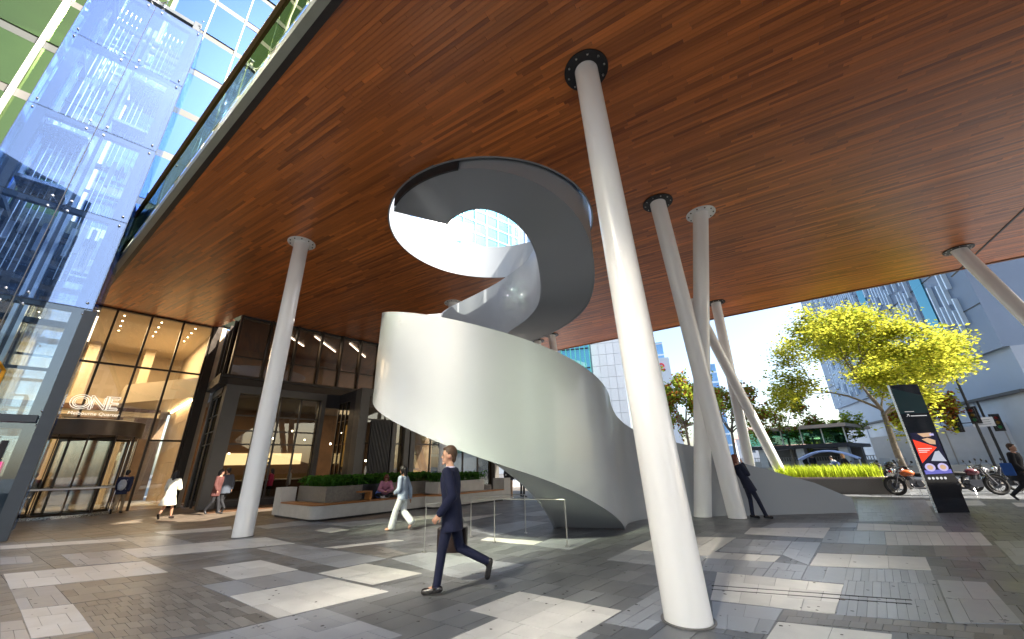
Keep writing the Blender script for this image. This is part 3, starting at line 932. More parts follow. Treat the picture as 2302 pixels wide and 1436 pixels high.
# ------------------------------------------------------------------ glass office tower above the lobby
M_gl_tower = glass_mat('sky mirror facade glass', (.11, .22, .50), .62, wave=.12, wscale=.35)
M_gl_green = glass_mat('green tinted facade glass', (.26, .38, .16), .22, wave=.3, wscale=.5)
M_spandrel = mat('dark floor spandrel', (.05, .055, .05), .5)
M_fin = mat('white aluminium fin', (.78, .77, .68), .35)
M_floorin = mat('office ceiling inside', (.30, .34, .22), .8, noise=.2, nscale=.6)
tow = empty('office_tower', (-17.6, 20.8, 0), lob_rz, 'mirrored glass office tower rising over the lobby, green at left, blue at right', 'building')
fl = [12.9 + i * 3.7 for i in range(14)]
xs = [-16 + i * 1.9 for i in range(27)]
YP = -1.6
for j in range(len(fl) - 1):
    z0, z1 = fl[j], fl[j + 1]
    for i in range(len(xs) - 1):
        x0, x1 = xs[i], xs[i + 1]
        m = M_gl_green if x0 > 6.2 else M_gl_tower
        if j < 10:
            b = MB(); b.box(x0 + .03, x1 - .03, YP - .01 + rng.uniform(-.004, .004), YP + .01, z0 + .5, z1 - .03, M=Matrix.Rotation(R(rng.uniform(-.12, .12)), 4, 'X'))
            b.build('facade_pane', m, tow)
for j in range(10):
    child_box(tow, 'floor_band', M_spandrel if j % 2 else M_greyfr, xs[0], xs[-1], YP - .12, YP - .02, fl[j] - .02, fl[j] + .5)
    child_box(tow, 'floor_slab', M_floorin, xs[0], xs[-1], YP - 9, YP - .13, fl[j] + .1, fl[j] + .45)
for i, x in enumerate(xs):
    if x > 5.5:
        if i % 2 == 0: child_box(tow, 'fin', M_fin, x - .07, x + .07, YP + .02, YP + .42, 12.9, 50)
        else: child_box(tow, 'fin', M_fin, x - .025, x + .025, YP + .02, YP + .10, 12.9, 50)
    else:
        child_box(tow, 'fin', M_fin, x - .035, x + .035, YP + .02, YP + .12, 12.9, 50)
child_box(tow, 'core_wall', M_greyfr, xs[0], xs[-1], YP - 9.4, YP - 9.1, 12.9, 50)
# ------------------------------------------------------------------ glass lift tower (local x runs away left along the front, -y is inside)
lrz = math.atan2(-.72, -.69)
lift = empty('glass_lift_tower', (-14.2, 11.7, 0), lrz, 'tall blue glass lift tower with point fixed panes at the left edge of the square', 'lift tower')
ZJ = [0.05, 3.25, 6.84, 10.31, 13.75, 17.43, 20.9]
PX = [0, 1.66, 3.32]
DEP = 3.0
M_fr = mat('blue grey steel frame', (.07, .085, .10), .45, noise=.08)
M_gl_low = glass_mat('clear lower lift glass', (.62, .72, .78), .05, fmax=.22)
for j in range(6):
    for i in range(2):
        b = MB(); b.box(PX[i] + .012, PX[i + 1] - .012, -.012, .012, ZJ[j] + .012, ZJ[j + 1] - .012)
        b.build('front_pane', M_gl_lift if j > 1 else M_gl_low, lift)
    for i in range(2):
        y0, y1 = -i * 1.5, -(i + 1) * 1.5
        b = MB(); b.box(-.012, .012, y1 + .012, y0 - .012, ZJ[j] + .012, ZJ[j + 1] - .012)
        b.build('side_pane', M_gl_lift, lift)
        b = MB(); b.box(PX[-1] - .012, PX[-1] + .012, y1 + .012, y0 - .012, ZJ[j] + .012, ZJ[j + 1] - .012)
        b.build('side_pane', M_gl_lift, lift)
    for i in range(2):
        b = MB(); b.box(PX[i] + .012, PX[i + 1] - .012, -DEP - .012, -DEP + .012, ZJ[j] + .012, ZJ[j + 1] - .012)
        b.build('rear_pane', glass_mat('rear lift glass', (.8, .9, .97), .12), lift)
for x, y in ((.30, -.30), (PX[-1] - .3, -.3), (.3, -DEP + .3), (PX[-1] - .3, -DEP + .3)):
    child_box(lift, 'corner_post', M_fr, x - .13, x + .13, y - .13, y + .13, 0, 21.6)
for z in ZJ[1:] + [21.4]:
    child_box(lift, 'ring_beam', M_fr, .17, PX[-1] - .17, -.40, -.20, z - .10, z + .10)
    child_box(lift, 'ring_beam', M_fr, .17, PX[-1] - .17, -DEP + .2, -DEP + .4, z - .10, z + .10)
    child_box(lift, 'ring_beam', M_fr, .20, .40, -DEP + .42, -.42, z - .09, z + .09)
    child_box(lift, 'ring_beam', M_fr, PX[-1] - .40, PX[-1] - .20, -DEP + .42, -.42, z - .09, z + .09)
    for x in PX[1:2]:
        for dx in (-.22, .22):
            for dz in (-.2, .2):
                b = MB(); b.lathe([(0, .035), (.036, .03), (.036, 0), (.015, 0), (.015, -.22)], 10, M=Matrix.Translation((x + dx, .012, z + dz)) @ Matrix.Rotation(R(-90), 4, 'X'))
                b.build('glass_bolt', M_chrome, lift)
        b = MB()
        for dx in (-.22, .22):
            for dz in (-.2, .2):
                b.tube([(x, -.25, z), (x + dx, -.10, z + dz)], [.03, .02], 6)
        b.build('spider_arm', M_steel, lift)
    for dz in (-.2, .2):
        b = MB(); b.ball((.16, .03, z + dz), .04, 8); b.build('glass_bolt', M_chrome, lift)
        b = MB(); b.ball((.16 + PX[-1] - .32, .03, z + dz), .04, 8); b.build('glass_bolt', M_chrome, lift)
for x in PX: child_box(lift, 'joint_seal', M_black, x - .016, x + .016, -.03, -.014, .05, 20.9)
for z in ZJ[1:]:
    child_box(lift, 'joint_seal', M_black, -.01, PX[-1], -.048, -.032, z - .016, z + .016)
    child_box(lift, 'joint_seal', M_black, .014, .03, -DEP, -.05, z - .016, z + .016)
for z in [1.6, 5.0, 8.6, 12.0, 15.6, 19.2]:
    child_box(lift, 'cross_rail', M_fr, .3, PX[-1] - .3, -1.8, -1.7, z - .05, z + .05)
child_box(lift, 'corner_mast', M_fr, -.16, .14, .03, .30, 0, 6.7)
child_box(lift, 'corner_mast', M_black, .55, .68, .03, .16, 0, 2.6)
child_box(lift, 'base_beam', M_fr, .2, 3.3, .03, .22, 3.12, 3.32)
M_car = mat('lift car steel', (.55, .60, .66), .25, metal=.8, noise=.05)
M_yel = mat('yellow painted cage steel', (.75, .38, .02), .5)
M_cable = mat('pale guide rail', (.70, .76, .80), .3, metal=.4)
# guide rails, cables, counterweight frames
for cx in (.95, 2.4):
    for dx in (-1.0, 1.0):
        child_box(lift, 'guide_rail', M_cable, cx + dx * .62 - .05, cx + dx * .62 + .05, -1.55, -1.43, 0, 21)
    for k in range(5):
        b = MB(); b.tube([(cx - .3 + k * .15, -1.2, 8), (cx - .3 + k * .15, -1.2, 21)], .012, 5); b.build('lift_cable', M_cable, lift)
    child_box(lift, 'divider_beam', M_fr, cx - .6, cx + .6, -2.3, -2.15, 8.4, 8.6)
child_box(lift, 'centre_post', M_fr, 1.62, 1.72, -1.7, -1.5, 0, 21)
def lift_car(cx, z, name):
    t = empty(name, (0, 0, 0)); t.parent = lift
    child_box(t, 'car_floor', M_car, cx - .58, cx + .58, -2.2, -.7, z, z + .12)
    child_box(t, 'car_roof', M_car, cx - .58, cx + .58, -2.2, -.7, z + 2.3, z + 2.45)
    for sx in (-.58, .52):
        for sy in (-2.2, -.76):
            child_box(t, 'car_post', M_car, cx + sx, cx + sx + .06, sy, sy + .06, z + .12, z + 2.3)
    child_box(t, 'car_back', glass_mat('rear lift glass'), cx - .52, cx + .52, -2.2, -2.18, z + .15, z + 2.3)
    child_box(t, 'car_header', M_car, cx - .5, cx + .5, -1.9, -1.0, z + 2.46, z + 2.8)
    for k in range(7):
        child_box(t, 'roof_gear', [M_car, M_chrome, M_fin][k % 3], cx - .58 + k * .16, cx - .48 + k * .16 + rng.uniform(0, .1), -1.9 + rng.uniform(0, .5), -1.2 + rng.uniform(-.1, .5), z + 2.46, z + 2.6 + rng.uniform(0, .6))
    return t
lift_car(.95, 14.9, 'lift_car'); lift_car(2.4, 11.2, 'lift_car')
for j, z in enumerate((16.9, 13.3, 9.6)):
    for cx in (.95, 2.4):
        for k in range(5):
            child_box(lift, 'shaft_bracket', [M_fin, M_cable, M_fr][k % 3], cx - .58 + k * .25, cx - .46 + k * .25, -2.6, -2.4, z + rng.uniform(-.5, .5), z + rng.uniform(.6, 1.2))
b = MB()
for z in (3.6, 4.0, 4.5, 5.0):
    b.tube([(1.3, .5, z - .3), (3.2, .5, z - .3)], .045, 8)
for x in (1.3, 1.9, 2.5, 3.2):
    b.tube([(x, .5, 3.3), (x, .5, 4.7)], .045, 8)
b.tube([(1.3, .5, 4.7), (1.2, .1, 4.55), (1.2, .1, 3.4), (1.3, .5, 3.3)], .045, 8)
b.build('yellow_cage', M_yel, lift)
child_box(lift, 'car_interior_panel', M_walnut, 1.8, 3.1, -2.6, -2.5, .5, 3.0)
child_box(lift, 'magenta_poster', mat('magenta poster', (.75, .03, .22), .5, emit=(1, .05, .25), estr=.5), .8, 1.3, -2.8, -2.76, 1.3, 2.1)

# terrace glass along the left canopy edge with planting behind
ter = empty('terrace_balustrade', (-20.9, 17.1, 0), 0, 'mirror like glass balustrade along the left edge of the canopy roof', 'balustrade')
e0 = Vector((-20.9, 17.1, 0)); e1 = Vector((12.0, -6.6, 0)); ed = (e1 - e0).normalized(); en = Vector((ed.y, -ed.x, 0))
if en.dot(SC - e0) > 0: en = -en
erz = math.atan2(ed.y, ed.x); ter.rotation_euler = (0, 0, erz)
sgn = 1 if Vector((-ed.y, ed.x, 0)).dot(en) > 0 else -1
Lt = (e1 - e0).length; k = 0; x = .5
while x < Lt - 6:
    b = MB(); b.box(x + .02, x + 1.58, sgn * .17, sgn * .19, HC + .24, HC + 2.0, M=None)
    b.build('balustrade_pane', M_gl_edge, ter)
    if k % 2 == 0:
        child_box(ter, 'pane_post', M_fin, x - .03, x + .03, min(sgn * .10, sgn * .16), max(sgn * .10, sgn * .16), HC + .24, HC + 2.0)
    x += 1.6; k += 1
b = MB(); b.box(5.5, Lt - 6, min(sgn * .12, sgn * .26), max(sgn * .12, sgn * .26), HC + 2.0, HC + 2.07); b.build('top_rail', mat('bronze hand rail', (.25, .16, .07), .4), ter)
M_pl = mat('terrace shrub leaves', (.045, .14, .02), .5, noise=.4, nscale=6)
for i in range(9):
    cx = 9 + i * 1.9 + rng.uniform(-.4, .4)
    b = MB()
    for q in range(160):
        c = Vector((cx + rng.gauss(0, .35), -sgn * .9 + rng.gauss(0, .25), HC + 1.1 + abs(rng.gauss(0, .8)))); s_ = rng.uniform(.05, .13)
        u = Vector((rng.gauss(0, 1), rng.gauss(0, 1), rng.gauss(0, 1))).normalized(); v = u.orthogonal().normalized()
        b.face([c - u * s_, c + v * s_ * .4, c + u * s_, c - v * s_ * .4])
    s = b.build('terrace_shrub', M_pl)
    s.location = e0; s.rotation_euler = (0, 0, erz)
    tag(s, 'leafy shrub on the canopy roof behind the terrace glass' if i not in (0, 8) else ['shrub nearest the lift tower behind the terrace glass', 'shrub farthest from the lift tower behind the terrace glass'][i == 8], 'shrub', 'shrubs on the canopy roof')

# ------------------------------------------------------------------ cafe building (local x right along the front, +y inside)
crz = R(46)
cafe = empty('cafe_building', (-14.75, 19.15, 0), crz, 'two storey dark framed cafe building behind the planter bench, warm lights inside', 'building')
UM = [0, 1.45, 2.84, 4.23, 5.47, 6.7, 7.95, 9.2, 10.45, 11.7, 12.95, 14.2, 15.45, 16.7]
for i, x in enumerate(UM):
    child_box(cafe, 'upper_fin', M_bronze, x - .05, x + .05, -.24, .06, 6.3, 9.57)
for i in range(len(UM) - 1):
    for z0, z1 in ((6.32, 7.30), (7.36, 9.5)):
        b = MB(); b.box(UM[i] + .05, UM[i + 1] - .05, -.008, .008, z0, z1); b.build('upper_pane', M_gl_dark, cafe)
    child_box(cafe, 'upper_transom', M_bronze, UM[i] + .05, UM[i + 1] - .05, -.05, .05, 7.30, 7.36)
child_box(cafe, 'head_beam', M_dark, -.05, 16.8, -.06, .2, 9.5, 9.59)
for j, (y, z) in enumerate(((-.30, 6.06), (-.38, 6.14), (-.30, 6.22))):
    child_box(cafe, 'cornice', M_dark if j % 2 else M_bronze, -.3, 16.8, y, .2, z - .28 if j == 0 else z, z + .078)
# side face towards the lobby: local x = 0, running inwards
for i in range(3):
    y0, y1 = i * 1.08, (i + 1) * 1.08
    for z0, z1 in ((6.32, 7.30), (7.36, 9.5)):
        b = MB(); b.box(-.008, .008, y0 + .05, y1 - .05, z0, z1); b.build('upper_pane', M_gl_dark, cafe)
    child_box(cafe, 'upper_fin', M_bronze, -.12, .05, y1 - .04, y1 + .04, 6.3, 9.57)
child_box(cafe, 'side_cornice', M_dark, -.36, -.01, -.3, 3.3, 5.8, 6.3)
child_box(cafe, 'upper_floor', M_dark, .02, 16.8, .2, 7.5, 5.8, 6.2)
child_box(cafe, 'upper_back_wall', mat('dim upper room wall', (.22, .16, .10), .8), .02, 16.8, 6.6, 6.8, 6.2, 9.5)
b = MB(); b.box(.02, 16.8, .22, 6.6, 9.42, 9.49); b.build('upper_room_ceiling', wood_mat('inner timber ceiling', (.11, .05, .025), (.35, .2, .11), ang=149), cafe)
for x in (1.9, 4.0, 6.2):
    b = MB(); b.box(x, x + 3.4, .0, .05, 9.36, 9.40, M=TR(0, .5, 0) @ Matrix.Translation((x, 0, 0)) @ Matrix.Rotation(R(48), 4, 'Z') @ Matrix.Translation((-x, 0, 0)))
    b.build('light_strip', M_lampc, cafe)
area('upper_room_light', (7, 3, 9.2), 10, 3, 110, parent=cafe)
# lower storey bay 1
def bay(x0, x1, y, zt, cols, zs, fr, wl, wr, group=None):
    child_box(cafe, 'bay_pillar', fr, x0, x0 + wl, y - .35, y + .35, 0, zt)
    child_box(cafe, 'bay_pillar', fr, x1 - wr, x1, y - .35, y + .35, 0, zt)
    child_box(cafe, 'bay_lintel', fr, x0 + wl, x1 - wr, y - .34, y + .34, zt - .38, zt - .002)
    a, b_ = x0 + wl, x1 - wr
    for i in range(cols + 1):
        xx = a + (b_ - a) * i / cols
        child_box(cafe, 'window_post', M_dark, xx - .04, xx + .04, y - .05, y + .05, 0, zt - .38)
    Z = [0.35] + zs + [zt - .38]
    for j in range(len(Z)):
        if j < len(Z) - 1 or True:
            for i in range(cols):
                xa, xb = a + (b_ - a) * i / cols + .04, a + (b_ - a) * (i + 1) / cols - .04
                child_box(cafe, 'window_bar', M_dark, xa, xb, y - .035, y + .035, Z[j] - .035, Z[j] + .035)
                if j < len(Z) - 1:
                    p = MB(); p.box(xa, xb, y - .006, y + .006, Z[j] + .035, Z[j + 1] - .035); p.build('window_pane', M_gl_cafe, cafe)
    child_box(cafe, 'window_sill', M_dark, a, b_, y - .08, y + .08, 0, .31)
bay(.0, 4.9, -.1, 5.75, 4, [2.9, 3.55, 4.3], M_greyfr, .62, .22)
# side window of bay 1 towards the lobby
for i in range(2):
    for z0, z1 in ((.35, 2.9), (2.95, 3.5), (3.55, 4.3), (4.35, 5.3)):
        p = MB(); p.box(.03, .045, .4 + i * 1.1, 1.45 + i * 1.1, z0, z1); p.build('window_pane', M_gl_cafe, cafe)
        child_box(cafe, 'window_bar', M_dark, .0, .08, .26 + i * 1.1, 1.46 + i * 1.1, z1 + .002, z1 + .048)
    child_box(cafe, 'window_post', M_dark, -.01, .09, 1.46 + i * 1.1, 1.54 + i * 1.1, 0, 5.4)
child_box(cafe, 'side_pillar', M_greyfr, -.05, .35, 2.66, 3.2, 0, 5.75)
child_box(cafe, 'side_lintel', M_greyfr, -.04, .30, .36, 2.65, 5.42, 5.74)
# pavilion that steps forward
PB = Vector((-8.49, 21.13, 0)) - Vector((-14.75, 19.15, 0))
cx_, cy_ = PB.x * math.cos(crz) + PB.y * math.sin(crz), -PB.x * math.sin(crz) + PB.y * math.cos(crz)
bay(cx_, cx_ + 3.2, cy_ + .35, 5.85, 2, [2.9, 4.2], M_greyfr, .5, .3)
bay(cx_ + 3.3, cx_ + 10.5, cy_ + .35, 5.85, 5, [2.9, 4.2], M_greyfr, .3, .4)
M_slate = mat('charcoal cladding', (.030, .032, .036), .5, noise=.1)
child_box(cafe, 'pavilion_side', M_slate, cx_ + .01, cx_ + .3, cy_ + .71, cy_ + 1.4, 0, 5.84)
child_box(cafe, 'pavilion_side_lintel', M_slate, cx_ + .01, cx_ + .3, cy_ + 1.41, 0.0, 5.3, 5.83)
n = 3; L = -cy_ - 1.42
for i in range(n):
    for z0, z1 in ((.3, 2.9), (2.96, 4.2), (4.26, 5.3)):
        p = MB(); p.box(cx_ + .1, cx_ + .112, cy_ + 1.45 + L * i / n, cy_ + 1.38 + L * (i + 1) / n, z0, z1); p.build('window_pane', M_gl_cafe, cafe)
    child_box(cafe, 'window_post', M_dark, cx_ + .06, cx_ + .14, cy_ + 1.38 + L * (i + 1) / n, cy_ + 1.45 + L * (i + 1) / n, 0, 5.3)
child_box(cafe, 'recess_lintel', M_slate, 4.9, cx_, -.25, .2, 5.0, 5.8)
child_box(cafe, 'pavilion_roof', M_slate, cx_, cx_ + 10.5, cy_ + .7, 0.2, 5.5, 5.8)
# slatted screen leaning beside the corner pillar
for i in range(14):
    child_box(cafe, 'screen_slat', M_black, cx_ + .62 + i * .085, cx_ + .665 + i * .085, cy_ - .32, cy_ - .24, .1, 4.1)
child_box(cafe, 'screen_backing', M_black, cx_ + .58, cx_ + 1.85, cy_ - .235, cy_ - .21, .1, 4.1)
child_box(cafe, 'screen_frame', M_greyfr, cx_ + 1.86, cx_ + 2.1, cy_ - .4, cy_ - .15, 0, 4.3)
# inside of the cafe
child_box(cafe, 'cafe_floor', M_walnut, .1, 17, cy_ + .7, 6.6, -.02, .015)
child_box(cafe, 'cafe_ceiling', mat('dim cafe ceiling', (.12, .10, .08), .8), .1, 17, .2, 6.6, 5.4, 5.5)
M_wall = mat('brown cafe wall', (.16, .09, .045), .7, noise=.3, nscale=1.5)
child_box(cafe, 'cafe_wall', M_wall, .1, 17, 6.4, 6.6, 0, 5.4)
child_box(cafe, 'counter', M_walnut, 1.2, 6.5, 2.6, 3.2, 0, 1.1)
child_box(cafe, 'counter_top', M_lite, 1.1, 6.6, 2.5, 3.3, 1.1, 1.16)
child_box(cafe, 'lit_panel', mat('lit menu board', (.7, .6, .4), .6, emit=(1, .72, .36), estr=.8), 1.6, 6.2, 6.30, 6.38, 2.0, 2.7)
child_box(cafe, 'amber_panel', mat('amber column panel', (.5, .28, .06), .6, emit=(1, .55, .15), estr=.25), .9, 1.3, 4.6, 4.8, 0, 4.6)
child_box(cafe, 'amber_panel', _mats['amber column panel'], 3.3, 3.5, 4.6, 4.8, 0, 4.6)
for i in range(6):
    x, y = 1.4 + i * .95 + rng.uniform(-.2, .2), 1.6 + rng.uniform(0, 3)
    z = rng.uniform(2.3, 4.4)
    p = MB(); p.ball((x, y, z), .045, 6); l = p.build('pendant_lamp', M_lampw, cafe)
    p = MB(); p.tube([(x, y, z + .07), (x, y, 5.4)], .008, 4); p.build('lamp_cord', M_black, l)
for i in range(9):
    x = cx_ + 2.4 + i * .75
    p = MB(); p.ball((x, cy_ + 2.5 + rng.uniform(-.3, 1.2), rng.uniform(2.0, 3.6)), .06, 6); p.build('pendant_lamp', M_lampw, cafe)
M_bott = mat('shelf bottle glass', (.35, .45, .45), .15)
for j, z in enumerate((1.5, 1.95, 2.4)):
    child_box(cafe, 'bottle_shelf', M_walnut, cx_ + 2.3, cx_ + 5.8, cy_ + 3.0, cy_ + 3.3, z - .03, z)
    for i in range(18):
        h_ = rng.uniform(.2, .34)
        p = MB(); p.lathe([(0, 0), (.04, 0), (.04, h_ * .6), (.013, h_ * .75), (.013, h_), (0, h_)], 7, M=TR(cx_ + 2.4 + i * .19, cy_ + 3.15, z))
        p.build('shelf_bottle', M_bott if i % 3 else M_fin, cafe)
area('cafe_light', (3.5, 3, 5.3), 5, 3, 70, parent=cafe)
area('pavilion_light', (cx_ + 5, cy_ + 2.2, 5.2), 6, 1.6, 45, parent=cafe)
# house number on the cafe glass
sg = empty('house_number_sign', (0, 0, 0), 0, 'thin dark numerals 53 on the cafe window behind the left column', 'sign')
CMx = Matrix.Translation((-14.75, 19.15, 0)) @ Matrix.Rotation(crz, 4, 'Z')
text('53', .75, CMx @ Vector((2.35, -.14, 1.95)), (math.cos(crz), math.sin(crz), 0), (0, 0, 1), M_black, sg, 'numeral', ext=.006)
# ------------------------------------------------------------------ unseen city added around the camera: blocks low sky, fills reflections, bounces sun
M_refl = mat('bronze sun reflector', (.97, .93, .86), .12, metal=1.0)
M_twall = mat('city tower cladding', (.42, .41, .40), .7, noise=.1)
M_twin = mat('city tower glass', (.10, .13, .16), .12, spec=.8)
def added_city_tower(name, cx, cy, w, d, h, rz, label, cols, rows, wm=M_twin, cm=M_twall, z0=0, frac=.62):
    t = empty(name, (cx, cy, 0), rz, label, 'building')
    child_box(t, 'tower_body', cm, -w / 2, w / 2, -d / 2, d / 2, 0, h)
    sh = (h - z0) / rows
    for side in range(4):
        L = w if side % 2 == 0 else d; D = d if side % 2 == 0 else w
        b = MB(); T = Matrix.Rotation(side * PI / 2, 4, 'Z'); cw = L / cols
        for j in range(rows):
            for i in range(cols):
                b.box(-L / 2 + i * cw + cw * (1 - frac) / 2, -L / 2 + (i + 1) * cw - cw * (1 - frac) / 2, -D / 2 - .06, -D / 2 + .05, z0 + j * sh + sh * .12, z0 + (j + 1) * sh - sh * .1, M=T)
        b.build('window_grid', wm, t)
    return t
mir = empty('sun_reflector_tower', (-15.6, -11.1, 0), R(16.5), 'unseen bronze mirror tower added behind the viewer to throw sunlight under the canopy', 'building')  # invented reflector out of view, aims bounced sun at the stair
child_box(mir, 'tower_body', M_twall, -13, -.1, -8.5, 6.5, 0, 44)
M_refl2 = mat('green sun reflector', (.84, .95, .70), .12, metal=1.0)
for j in range(2):
    for i in range(7):
        y0 = [-7.4, -5.6, -2.6, -1.1, .5, 2.1, 3.5][i]; w_ = [.6, .5, 1.1, 1.5, 1.3, 1.5, 1.0][i]
        b = MB(); b.box(-.03, .03, -w_ / 2, w_ / 2, -1.5 + .3 * (i % 2), 1.45)
        o = b.build('reflector_pane', M_refl2 if (i + j) % 3 == 0 else M_refl, mir); o.location = (.08, y0 + .3, 21.6 + j * 4)
        o.rotation_euler = (0, R(rng.uniform(-.5, .5)), R(rng.uniform(-.6, .6)))
added_city_tower('added_city_tower', -46, -26, 44, 16, 58, R(64), 'long glass office block added behind the viewer at left to cut sky light', 18, 17)  # added to darken the open left side so the bounced sun stands out
added_city_tower('added_city_tower', 6, -42, 30, 16, 38, R(6), 'grey office block added unseen behind the viewer', 14, 11)
added_city_tower('added_city_tower', 44, -30, 18, 18, 46, R(-20), 'square tower added unseen behind the viewer to the right', 9, 14)
added_city_tower('added_city_tower', -52, -14, 22, 22, 60, R(30), 'tall tower added unseen beyond the lift tower at left', 10, 18, cm=mat('sandy tower cladding', (.42, .36, .27), .7))
# ------------------------------------------------------------------ street
def azp(px, py, dist):
    d = ray(px, py); k = dist / math.hypot(d[0], d[1]); return Vector((d[0] * k, d[1] * k, 0))
M_sunpave = mat('pale street paving', (.36, .34, .31), .7, noise=.12, nscale=.8, bump=.1, bscale=20)
M_asph = mat('road asphalt', (.075, .078, .085), .85, noise=.15, nscale=1.5, bump=.2, bscale=60)
M_paint = mat('road marking paint', (.7, .7, .68), .6, noise=.1)
sd = Vector((math.cos(R(24)), math.sin(R(24)), 0)); sn = Vector((-sd.y, sd.x, 0))
def strip_g(off0, off1, z, name, m, l0=-60, l1=120, base=Vector((20, 26.2, 0))):
    b = MB(); p = [base + sd * l0 + sn * off0, base + sd * l1 + sn * off0, base + sd * l1 + sn * off1, base + sd * l0 + sn * off1]
    b.prism([tuple(q[:2]) for q in p], z - .35, z)
    return b.build(name, m)
tag(strip_g(-40, 1.2, -.002, 'street_pavement', M_sunpave, 8, 140), kind='structure')
tag(strip_g(1.2, 13, -.09, 'road', M_asph), kind='structure')
tag(strip_g(1.05, 1.2, .004, 'kerb', M_conc2, 2), kind='structure')
tag(strip_g(13, 30, .02, 'far_pavement', M_conc2), kind='structure')
rm = strip_g(6.8, 6.95, -.0855, 'road_marking', M_paint); tag(rm, kind='structure')
for o_ in (rm,): pass

# big right hand building
P0 = Vector((51.6, 62.5, 0)); brz = math.atan2(-.91, -.42)
M_navy = mat('slate blue cladding', (.17, .23, .33), .45, noise=.08, nscale=.3)
M_navy2 = mat('mid blue cladding', (.30, .36, .45), .5, noise=.08, nscale=.3)
M_slit = mat('pale aluminium blade', (.62, .74, .86), .3, metal=.2)
M_teal = glass_mat('teal window glass', (.25, .55, .60), .45)
bb = empty('blue_clad_building', P0, brz, 'large slate blue building with vertical pale blades beyond the street tree', 'building')
child_box(bb, 'upper_body', M_navy, 0, 40, .05, 26, 8.6, 30)
child_box(bb, 'lower_body', M_navy2, 0, 40, 0.4, 26, 5.6, 8.6)
child_box(bb, 'corner_glass', M_teal, -1.2, -.05, 1.5, 12, 15, 22)
child_box(bb, 'ledge', M_slate, -1, 40, -.2, .6, 5.4, 5.6)
child_box(bb, 'base_wall', mat('pale painted base wall', (.50, .53, .57), .7, noise=.12, nscale=.25), 0, 40, .1, 20, 0, 5.4)
for i in range(6):
    child_box(bb, 'wall_joint', M_navy2, 4 + i * 6, 4.12 + i * 6, .05, .12, 0, 5.38)
for i in range(2):
    child_box(bb, 'teal_window', M_teal, 22 + i * 11, 23.6 + i * 11, -.06, .06, 9.5, 29)
for i in range(5):
    child_box(bb, 'panel_joint', M_slate, 0, 40, .0, .06, 12 + i * 4 - .03, 12 + i * 4 + .03)
cnt = 0
for i in range(54):
    x = 5.0 + i * .62
    if 21.5 < x < 24 or 32.5 < x < 35 or 43.5 < x < 46: continue
    z = 9.2 + rng.uniform(0, 3)
    while z < 28 and cnt < 285:
        h_ = rng.uniform(1.6, 4.5)
        b = MB(); b.box(x - .075, x + .075, -.25, .04, z, z + h_); b.build('facade_blade', M_slit, bb)
        z += h_ + rng.uniform(.25, 1.2) + (rng.random() < .25) * 3; cnt += 1
for i in range(30):
    child_box(bb, 'light_stud', M_slit, 3.2, 3.45, -.05, .06, 9 + i * .6, 9.25 + i * .6)
b2 = empty('teal_corner_building', (38.6, 28.2, 0), R(-8), 'teal glass building with white corner tubes at the far right edge', 'building')
child_box(b2, 'glass_body', mat('dark teal body', (.14, .26, .32), .3), 0, 30, .1, 3, 0, 38)
for i in range(8):
    for j in range(9):
        p = MB(); p.box(.1 + i * 2, 1.9 + i * 2, -.02, .02, 1 + j * 4, 4.6 + j * 4); p.build('teal_pane', M_teal, b2)
for i in range(4):
    b = MB(); b.tube([(.3 + i * 2.2, -.4, 0), (.3 + i * 2.2, -.4, 38)], .16, 8); b.build('white_tube', M_slit, b2)
# ramp wall and pale viaduct in front of it
rw = empty('concrete_ramp_wall', azp(2110, 1040, 46), R(-40), 'pale concrete ramp wall with slanting top below the blue building', 'wall')
b = MB(); M4 = Matrix.Rotation(0, 4, 'Z')
b.mesh_part([(-3.5, 0, 0), (20, 0, 0), (20, 0, 5.0), (-3.5, 0, 3.0), (-3.5, .5, 0), (20, .5, 0), (20, .5, 5.0), (-3.5, .5, 3.0)], [(0, 1, 2, 3), (7, 6, 5, 4), (3, 2, 6, 7), (1, 5, 6, 2), (0, 3, 7, 4)])
b.build('ramp_wall', mat('pale blue grey concrete', (.56, .60, .65), .75, noise=.14, nscale=.5), rw)
for i in range(7):
    child_box(rw, 'wall_joint', M_conc2, -2 + i * 3, -1.92 + i * 3, -.02, .01, 0, 3.0 + i * .25)
child_box(rw, 'traffic_barrier', M_conc2, -14, 22, -2.2, -1.9, 0, .8)
# glass pavilion
pv = empty('glass_pavilion', azp(1893, 1042, 56), R(-52), 'low green glass pavilion on concrete piers left of the blue building', 'building')
child_box(pv, 'pavilion_floor', M_slate, -9, 1, 0, 10, 2.55, 2.95)
child_box(pv, 'pavilion_roof', mat('pale timber roof', (.50, .38, .28), .6), -9.5, 1.5, -.8, 10, 4.6, 4.95)
child_box(pv, 'undercroft_wall', M_granite, -8, 1, 5, 6, 0, 2.5)
for i in range(5):
    p = MB(); p.box(-8.9 + i * 2, -7.0 + i * 2, -.02, .02, 2.98, 4.58); p.build('green_pane', glass_mat('green pavilion glass', (.18, .50, .40), .35), pv)
    child_box(pv, 'pane_post', M_fin, -7.0 + i * 2, -6.9 + i * 2, -.08, .08, 2.98, 4.58)
for i in range(3):
    child_box(pv, 'concrete_pier', M_conc, -8 + i * 4, -7.2 + i * 4, .3, 1.4, 0, 2.54)
ar_ = empty('arched_bike_shelter', azp(1880, 1044, 50), R(-52), 'thin blue white arch of a shelter before the glass pavilion', 'shelter')
for k in range(2):
    b = MB(); b.tube([(-3 + i * .6, k * .9, .6 + 1.5 * math.sin(PI * (i + 2) / 12)) for i in range(9)], .09, 6); b.build('shelter_arch', mat('blue white tube', (.5, .6, .85), .4), ar_)
for x in (-3, 1.8):
    child_box(ar_, 'shelter_post', M_fin, x, x + .1, -.05, .05, 0, 1.3)
